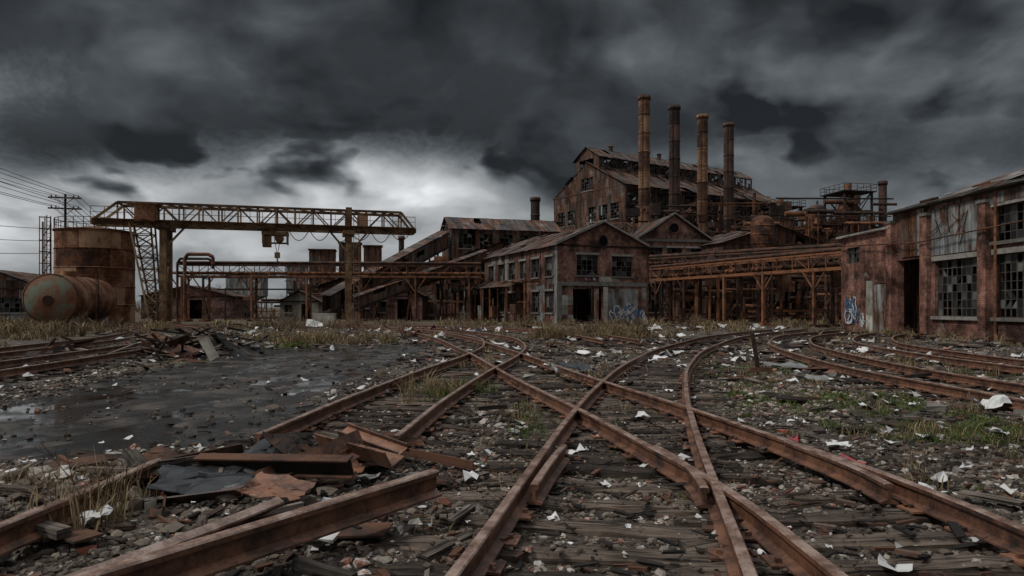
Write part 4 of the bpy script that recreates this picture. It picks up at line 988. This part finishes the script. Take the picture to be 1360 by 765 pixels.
# --- right-hand brick warehouse
e=empty('brick_warehouse',(21.7,45,0),-math.pi/2)
mb=MB(); mw=MB(); mp=MB(); mc=MB()
opsA=[(.8,2.4,4.4,5.4),(4.0,5.5,0,3.0)]
mb.panel((0,0,0),X_,Z_,6.1,6.1,opsA,rmat=BI['brick'],mats=[BI['brick']]); mw.window((0,0,0),X_,Z_,opsA[0],5,3,BI['frame'],BI['glass'],BI['dirty'])
mb.panel((0,13,0),-Y_,Z_,13,6.1,[(3,5,3,5),(8,10,3,5)],rmat=BI['brick'],mats=[BI['brick']])
bays=[(6.1,9.4),(9.4,13.8),(13.8,17.4),(17.4,21.8),(21.8,26.2),(26.2,33)]
for i,(a,b) in enumerate(bays):
    if i==0: lo=(a+.5,b-.35,0,4.2); ups=[]
    else: lo=(a+.55,b-.55,1.15,3.95); ups=[(a+.5,b-.5,4.55,6.1)]
    if i==1: ups=[]
    ops=[lo]+ups
    ops=[(p-a,q-a,r_,s_) for p,q,r_,s_ in ops]
    mb.panel((a,0,0),X_,Z_,b-a,7.0,ops,rmat=BI['brick'],mats=[BI['brick'] if i%2 else BI['brickdark']],reveal=.35)
    for op in ops:
        if op[2]>.1:
            w=op[1]-op[0]
            mw.window((a,0,0),X_,Z_,op,max(4,int(w/.33)),7 if op[3]<4.3 else 4,BI['frame'],BI['glass'],BI['dirty'],.2,.38,.26,.04)
            mp.box((a+op[0]+w/2,-.04,op[2]-.09),(w+.3,.2,.16),None,BI['concrete'])
            mp.box((a+op[0]+w/2,-.02,op[3]+.13),(w+.3,.12,.24),None,BI['concrete'])
    mp.box((a,-.13,3.2),(.55,.26,6.4),None,BI['brick'],.5); mp.box((a,-.15,6.42),(.65,.34,.14),None,BI['concrete'])
mc.panel((6.3,-.09,4.35),X_,Z_,2.9,2.45,(),.75,2.6,[BI['corrgrey'],BI['corr']],.08,.03)
mc.panel((9.75,-.09,4.25),X_,Z_,3.75,2.35,(),.75,2.6,[BI['corrgrey']],.0,.04,tr=(.3,1)); mc.panel((14.1,-.09,6.25),X_,Z_,18.9,.5,(),.9,1,[BI['corrgrey'],BI['corr']],.1,.02)
mc.panel((4.1,-.03,0),X_,Z_,1.3,2.95,(),1.3,2.95,[BI['corrgrey']],0,0,tr=(.95,1))
mp.box((19.6,-.17,6.93),(27,.42,.16),None,BI['frame'])
mp.box((3.0,-.08,6.15),(6.3,.4,.14),None,BI['concrete'])
mb.build('walls',e,BM); mw.build('windows',e,BM); mp.build('pilasters_sills',e,BM); mc.build('cladding',e,BM)
mb=MB()
mb.panel((5.9,-.45,6.9),X_,(0,7,2.3),27.5,7.75,(),1.,1.95,[BI['roof'],BI['roof'],BI['corrgrey']],.06,.05)
mb.panel((33.4,14.5,6.9),-X_,(0,-7.5,2.3),27.5,7.8,(),1.,1.95,[BI['roof']],.03,.04)
mb.panel((-.3,-.3,6.1),X_,(0,7,1.4),6.3,7.2,(),1.,1.95,[BI['roof']],.05,.05); mb.panel((6.1,14,6.0),-X_,(0,-7,1.4),6.4,7.2,(),1.,1.95,[BI['roof']],.05,.05)
mb.panel((6.1,14,0),-Y_,Z_,14,9.2,(),1.2,2,[BI['corr']],.02,.03,lambda u:6.9+2.3*(1-abs(u-7)/7))
mb.panel((33,0,0),Y_,Z_,14,9.2,(),1e9,1e9,[BI['brick']],0,0,None)
mb.panel((33,14,0),-X_,Z_,33,6.9,(),1e9,1e9,[BI['brickdark']],0,0)
ops=[(1+2.5*i,3+2.5*i,.25,.95) for i in range(8)]
mb.panel((13,3.6,8.0),X_,Z_,20,1.0,ops[:7],1.1,2,[BI['corrgrey'],BI['corr']],.1,.04); winset(mb,(13,3.6,8.0),X_,Z_,ops[:7],4,2,.4,.2)
mb.panel((12.8,3.3,9.0),X_,(0,3.6,.8),20.5,3.7,(),1.,1.9,[BI['roof']],.06,.05); mb.panel((13,10,8.),-Y_,Z_,6.4,1.4,(),1.2,2,[BI['corr']],.02,.03)
mb.build('roof',e,BM)
mb=MB()
for i in range(10): mb.beam((6.3+i*3,0.3,6.75),(6.3+i*3,7,9.0),.16)
for i in range(26):
    x=R(6.5,30);y=R(0,3.2); mb.box((x,y,7.05+y*.32+R(0,.12)),(R(.3,1.6),R(.15,.6),R(.04,.2)),Matrix.Rotation(.3+R(-.15,.15),3,'X')@Matrix.Rotation(R(-.4,.4),3,'Z'))
mb.cyl((14.5,-.1,0),(14.5,-.1,6.8),.07,n=8); mb.cyl((9.0,-.15,0),(9.0,-.15,6.8),.06,n=8); mb.tube([(0,-.25,5.6),(9,-.4,5.0),(20,-.4,5.3)],.035,6)
for x,h in((12,10.0),(18,10.6)): mb.cyl((x,5,8.5),(x,5,h),.22,n=10); mb.rev((x,5,h),(0,0,1),[(0,.4),(.25,.02)],10)
for k in range(8): mb.beam((9.8+R(0,3.6),-.15,6.2-R(0,.2)),(9.8+R(0,3.6),-.15,6.2-R(.4,1.7)),.03)
mb.build('roof_frame_and_debris',e,['rust'])
mb=MB(); graffiti(mb,(.7,-.03,.6),X_,1.5,1.6,12,[0,1,0]); graffiti(mb,(2.4,-.03,.4),X_,1.2,.8,4,[0]); mb.build('graffiti',e,['paintw','paintb'])
mb=MB(); mb.panel((3.2,-.02,0),X_,Z_,.75,3.2,(),.8,1.1,[0],.2,0); mb.build('plaster_patch',e,['plaster'])
mb=MB(); mb.box((16,7,.0),(33,13.9,.1)); mb.build('floor',e,['dark'])

# ------------------------------------------------------------------ foreground scrap
def gz1(x,y): return float(gheight(np.array([x]),np.array([y]))[0])
def brail(p,q,roll=0,bend=0,sc=1.1):
    e=empty('broken_rail'); mb=MB(); p=Vector(p);q=Vector(q);n=12
    side=(q-p).cross(Z_).normalized()
    sweep(mb,[p.lerp(q,i/n)+side*bend*4*(i/n)*(1-i/n) for i in range(n+1)],sc,.5,roll); mb.build('rail',e,['rail','railtop'])
brail((-2.7,2.5,.10),(-.57,5.05,.22),.05); brail((-2.75,2.95,.02),(-1.72,4.9,.08),.5,.05,1.05); brail((-3.35,3.2,.05),(-3.05,5.85,.12),0,.05,1.05)
def lbeam(p,q,w=.16,t=.014,kind='L',ang=0,mat='rail'):
    e=empty('scrap_steel_beam'); mb=MB(); p=Vector(p);q=Vector(q);x=(q-p).normalized();y=Z_.cross(x).normalized();z=x.cross(y);L=(q-p).length
    B=Matrix((x,y,z)).transposed()@Matrix.Rotation(ang,3,'X'); c=(p+q)/2
    if kind=='L': mb.box(c+B@Vector((0,0,-w/2)),(L,w,t),B); mb.box(c+B@Vector((0,-w/2+t/2,.008)),(L,t,w-.014),B)
    else:
        mb.box(c+B@Vector((0,0,-w/2)),(L,w*.7,t),B); mb.box(c+B@Vector((0,0,w/2)),(L,w*.7,t),B); mb.box(c,(L,t,w-t-.004),B)
    mb.build('beam',e,[mat])
lbeam((-2.75,6.0,.22),(-1.3,5.55,.30),.15,kind='H',ang=.3,mat='rustdark'); lbeam((-1.9,6.9,.3),(-1.05,6.1,.28),.17,kind='L',ang=.5); lbeam((-2.2,5.6,.14),(-1.5,6.6,.34),.13,kind='L',ang=-.4)
lbeam((-1.05,6.6,.2),(-1.75,7.1,.32),.14,kind='H',ang=1.1); lbeam((-2.9,5.2,.12),(-2.1,5.3,.2),.1,ang=.7); lbeam((-1.5,7.3,.14),(-.35,6.5,.1),.08,mat='rustdark')
lbeam((-3.4,6.3,.14),(-2.6,6.6,.26),.12,kind='L',ang=.4,mat='rustdark'); lbeam((-2.1,7.5,.1),(-1.2,7.9,.16),.1,kind='L',ang=.9,mat='rustdark'); lbeam((-2.6,5.0,.1),(-2.95,5.75,.24),.09,kind='L',ang=.2,mat='rustdark')
def plate(c,w,h,rot,mat,name='scrap_metal_sheet',crump=.04):
    e=empty(name,c); e.rotation_euler=rot; n=9
    A,B=np.meshgrid(np.linspace(-w/2,w/2,n),np.linspace(-h/2,h/2,n)); ed=rng.uniform(-.03,.03,(n,n))
    Zz=(fbm(A*4+c[0]*7,B*4,3,3)-.5)*crump*4; I=np.arange(n*n).reshape(n,n)
    V=np.stack([(A+ed).ravel(),(B+rng.uniform(-.03,.03,(n,n))).ravel(),Zz.ravel()],1)
    V2=V.copy();V2[:,2]-=.006
    Ff=np.stack([I[:-1,:-1],I[:-1,1:],I[1:,1:],I[1:,:-1]],-1).reshape(-1,4)
    npmesh('sheet',np.vstack([V,V2]),np.vstack([Ff,Ff[:,::-1]+n*n]),{'tint':np.full(2*n*n,R(.3,.8))},[mat],False,e)
plate((-2.45,5.45,.22),.72,.42,(.16,.1,.3),'rubber'); plate((-1.78,5.15,.24),.46,.34,(.12,.16,-.2),'rail'); plate((-2.35,5.9,.24),.8,.5,(.2,-.2,.8),'rubber'); plate((-3.1,6.3,.18),.6,.35,(.15,.1,.1),'rustdark')
plate((-2.0,6.35,.32),.55,.35,(.5,.2,1.1),'rustdark'); plate((-1.5,5.9,.22),.4,.3,(.4,-.2,.5),'rust'); plate((-2.9,5.5,.22),.4,.3,(-.3,.3,.9),'rustdark')
plate((-4.2,6.9,.1),.5,.3,(.1,.1,.4),'rustdark'); plate((-1.2,7.6,.14),.4,.26,(.2,.1,.2),'rust'); plate((-3.7,4.3,.1),.35,.25,(.2,.1,1.2),'rust')
plate((1.5,16.5,.2),.8,.5,(.3,.1,.4),'rubber','tarp'); plate((1.0,16.2,.16),.5,.4,(.2,.3,1),'litter','tarp',.1)
plate((7.0,17.5,.12),1.2,.5,(.1,.05,.1),'corrgrey'); plate((6.6,14.6,.08),.9,.5,(.1,.05,.4),'corrgrey'); plate((5.9,8.1,.12),.36,.22,(.1,.1,.2),'litter','tarp',.08); plate((7.4,10.4,.14),.7,.3,(.15,.1,.2),'litter','tarp',.1); plate((-2.9,4.75,.16),.16,.11,(.4,.1,.2),'litter','tarp',.05)
def pile(cx,cy,rx,ry,hh,npl,nsh,nbr,name='debris_pile',Lm=2.2,bs=(.08,.2)):
    e=empty(name); mb=MB(); nearf=cy<16
    for _ in range(npl):
        x,y=random.gauss(cx,rx),random.gauss(cy,ry)
        if roadmask(np.array([x]),np.array([y]))[0]>.2: continue
        z=gz1(x,y)+.03+abs(random.gauss(0,hh)); L=R(.4,Lm)
        mb.box((x,y,z),(L,R(.05,.2)*(.6 if nearf else 1),R(.02,.07)),Matrix.Rotation(R(0,3.14),3,'Z')@Matrix.Rotation(R(-.35,.35)*min(1,hh*4),3,'Y'))
    mb.build('planks',e,['plank']); mb=MB()
    for _ in range(nsh):
        x,y=random.gauss(cx,rx),random.gauss(cy,ry)
        if roadmask(np.array([x]),np.array([y]))[0]>.2: continue
        z=gz1(x,y)+.02+abs(random.gauss(0,hh)); k=.45 if nearf else 1
        mb.box((x,y,z),(R(.4,1.3)*k,R(.3,.9)*k,.015),Matrix.Rotation(R(0,3.14),3,'Z')@Matrix.Rotation(R(-.5,.5)*min(1,hh*3),3,'Y')@Matrix.Rotation(R(-.4,.4)*min(1,hh*3),3,'X'))
        a=R(0,6.28);l=R(.3,1.)*k; mb.beam((x,y,z),(x+math.cos(a)*l,y+math.sin(a)*l,z+R(0,.5)*k*min(1,hh*4)),.07*k)
    mb.build('sheet_metal',e,['rustdark']); mb=MB()
    for _ in range(nbr):
        x,y=random.gauss(cx,rx*1.3),random.gauss(cy,ry*1.3); s_=R(*bs)
        if roadmask(np.array([x]),np.array([y]))[0]>.4: continue
        mb.chunk((x,y,gz1(x,y)+s_*.25),(s_*1.5,s_,s_*.7),Matrix.Rotation(R(0,3),3,'Z')@Matrix.Rotation(R(-.5,.5),3,'X'),random.choice((0,0,0,1)))
    mb.build('rubble',e,['concrete','brick'])
sb=(.03,.09)
pile(-10.0,23,1.4,1.6,.3,34,16,60); pile(-13.8,25.5,1,2.5,.2,16,8,30); pile(-3.4,11,.4,2,.03,6,2,26,'rubble_pile',1,sb); pile(-2.3,6.2,.8,.7,.07,12,8,60,'rubble_pile',.6,sb); pile(-.3,9.8,.35,.5,.05,4,1,30,'rubble_pile',.5,sb)
pile(7.0,19,1.0,3,.05,14,8,40,'rubble_pile',1.2); pile(5.8,13,.8,2,.04,12,4,32,'rubble_pile',.9,sb); pile(16,32,2.5,4,.08,20,12,50); pile(20.6,34,.5,5,.08,14,10,50); pile(1.8,33,4,5,.05,18,10,50); pile(-3.6,34,2,4,.05,14,6,34)
pile(5.2,7.5,.7,1.6,.03,8,2,20,'rubble_pile',.6,sb); pile(9,53,6,5,.15,40,24,70); pile(-18,45,6,4,.15,36,18,60); pile(-3.9,4.6,.6,.7,.05,8,3,34,'rubble_pile',.5,sb); pile(.5,26,2.6,5,.04,14,5,34); pile(4.2,4.4,.5,1.0,.03,6,0,16,'rubble_pile',.5,sb); pile(-.6,4.6,.3,.8,.03,6,1,20,'rubble_pile',.5,sb); pile(12,26,2,5,.06,16,10,36)
e=empty('leaning_post'); mb=MB(); mb.beam((5.75,15.9,0),(5.6,15.9,1.0),.07,.1); mb.box((5.8,15.9,.15),(.5,.12,.1)); mb.build('post',e,['rustdark'])
e=empty('concrete_block'); mb=MB(); mb.box((-9.0,20.3,.35),(.22,.2,.7),Matrix.Rotation(-.5,3,'Y')); mb.box((-15.6,57,.55),(1.7,.6,1.1)); mb.build('block',e,['plaster'])
# litter
cnt=(460,1000,560)
x=np.concatenate([rng.uniform(-5,7,cnt[0]),rng.uniform(-14,16,cnt[1]),rng.uniform(-18,20,cnt[2])]);y=np.concatenate([rng.uniform(3,10,cnt[0]),rng.uniform(10,26,cnt[1]),rng.uniform(26,50,cnt[2])])
k=(rng.uniform(0,1,len(x))>roadmask(x,y)*.92)&(rng.uniform(0,1,len(x))<.3+.9*sm(.4,.6,fbm(x*.5,y*.5,3,77))); x,y=x[k],y[k];n=len(x); sz=(.010+.06*rng.uniform(0,1,n)**3)*np.maximum(1,y/10)
gg=np.array([(i,j) for j in range(3) for i in range(3)])-1.
V=np.zeros((n,9,3)); a=rng.uniform(0,6.28,n)
px=gg[None,:,0]*sz[:,None]*rng.uniform(.7,1.9,(n,1))+rng.normal(size=(n,9))*sz[:,None]*.25; py=gg[None,:,1]*sz[:,None]+rng.normal(size=(n,9))*sz[:,None]*.25
V[...,0]=px*np.cos(a)[:,None]-py*np.sin(a)[:,None]+x[:,None];V[...,1]=px*np.sin(a)[:,None]+py*np.cos(a)[:,None]+y[:,None]
V[...,2]=np.maximum(gheight(x,y),-.02)[:,None]+.045+np.abs(rng.normal(size=(n,9)))*sz[:,None]*.6
f9=np.array([(0,1,4,3),(1,2,5,4),(3,4,7,6),(4,5,8,7)]); T=np.repeat(np.where(rng.uniform(0,1,n)<.05,rng.choice([.96,1.],n),rng.uniform(0,.85,n)),9)
npmesh('litter',V.reshape(-1,3),(f9[None]+9*np.arange(n)[:,None,None]).reshape(-1,4),{'tint':T},['litter'])

# ------------------------------------------------------------------ world, sun, camera
w=bpy.data.worlds.new('World'); scene.world=w; w.use_nodes=True; w.node_tree.nodes.clear(); t=NT(w.node_tree)
sd=Vector((-.6,-.28,.75)).normalized()
el=math.asin(sd.z); rot=math.atan2(sd.x,sd.y)
sky=t.n('ShaderNodeTexSky',sky_type='NISHITA',sun_disc=False,sun_elevation=el,sun_rotation=rot)
g=t.n('ShaderNodeTexCoord').outputs['Generated']; s3=t.n('ShaderNodeSeparateXYZ',{0:g})
zp=t.math('MAXIMUM',s3.outputs[2],0.)
zc=t.math('ADD',zp,.42)
U=t.math('DIVIDE',s3.outputs[0],zc);V_=t.math('DIVIDE',s3.outputs[1],zc)
p=t.n('ShaderNodeCombineXYZ',{0:U,1:V_,2:1.7}).outputs[0]
def vadd(a,b): return t.n('ShaderNodeVectorMath',{0:a,1:b},operation='ADD').outputs[0]
def warp(a,sc,amt,det=3.):
    wn=t.n('ShaderNodeTexNoise',{'Vector':a,'Scale':sc,'Detail':det}).outputs['Color']
    wp=t.n('ShaderNodeVectorMath',{0:wn,1:(.5,.5,.5)},operation='SUBTRACT').outputs[0]
    wp=t.n('ShaderNodeVectorMath',{0:wp,'Scale':amt},operation='SCALE').outputs[0]
    return vadd(a,wp)
p1=warp(p,2.2,.24,4.)
def dens(v):
    a=t.noise(v,2.1,8,.5)
    b=t.math('ABSOLUTE',t.math('MULTIPLY',t.math('SUBTRACT',t.noise(v,4.2,3,.45),.5),2.))
    return t.math('ADD',t.math('MULTIPLY',a,.78),t.math('MULTIPLY',b,.2))
d1=dens(p1); d2=dens(vadd(p1,(-.03,.095,.02)))
rel=t.math('SUBTRACT',d2,d1)
big=t.noise(vadd(p,(4.1,1.3,0)),1.25,3,.5)
v=t.math('ADD',t.math('MULTIPLY',t.noise(p1,1.9,8,.5),.4),t.math('MULTIPLY',big,.6))
s_=t.mr(v,.47,.64,0,1,True)
az=t.math('DIVIDE',s3.outputs[0],t.math('MAXIMUM',s3.outputs[1],.2))
zw=t.math('ADD',s3.outputs[2],t.math('MULTIPLY',t.math('SUBTRACT',d1,.42),.5))
leftm=t.mr(az,.14,-.12,.25,1.,True); hz=t.mr(zw,.235,.155,0,1,True)
low=t.mr(s3.outputs[2],.0,.09,.5,1.)
glow=t.math('MULTIPLY',t.math('MULTIPLY',t.math('MULTIPLY',leftm,hz),low),t.math('ADD',.5,t.math('MULTIPLY',s_,.5)))
base=t.math('ADD',.033,t.math('MULTIPLY',s_,.165))
base=t.math('MULTIPLY',base,t.math('ADD',1.,t.math('MULTIPLY',rel,7.)))
base=t.math('MAXIMUM',base,.018)
topd=t.mr(s3.outputs[2],.2,.42,1,.8)
lum=t.math('ADD',t.math('MULTIPLY',base,topd),t.math('MULTIPLY',t.math('MULTIPLY',glow,.68),t.math('MAXIMUM',t.math('ADD',1.,t.math('MULTIPLY',rel,3.)),.3)))
lum=t.math('ADD',lum,t.mr(s3.outputs[2],.5,.8,0,.72,True))  # extra brightness added to the unseen sky overhead, to lift ground light
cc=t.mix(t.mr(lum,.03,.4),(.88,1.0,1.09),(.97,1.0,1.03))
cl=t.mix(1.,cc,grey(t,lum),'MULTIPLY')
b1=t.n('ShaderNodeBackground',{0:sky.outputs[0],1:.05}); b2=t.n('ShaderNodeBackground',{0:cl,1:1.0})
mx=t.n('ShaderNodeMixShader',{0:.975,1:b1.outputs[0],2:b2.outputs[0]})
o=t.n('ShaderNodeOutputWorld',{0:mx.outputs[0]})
sl=bpy.data.lights.new('sun','SUN'); sl.energy=1.5; sl.angle=math.radians(10); sl.color=(1,.96,.90)
so=bpy.data.objects.new('sun',sl); so.rotation_euler=sd.to_track_quat('Z','Y').to_euler(); so.location=(-20,-20,40); COL.objects.link(so)
cam=bpy.data.cameras.new('camera'); cam.lens=24; cam.sensor_width=36; cam.shift_y=.01875; cam.clip_end=6000; cam.clip_start=.05
co=bpy.data.objects.new('camera',cam); co.location=(0,0,1.6); co.rotation_euler=(math.radians(90),0,0); COL.objects.link(co); scene.camera=co
scene.view_settings.view_transform='Standard'; scene.view_settings.look='None'; scene.view_settings.exposure=0
print('OK')
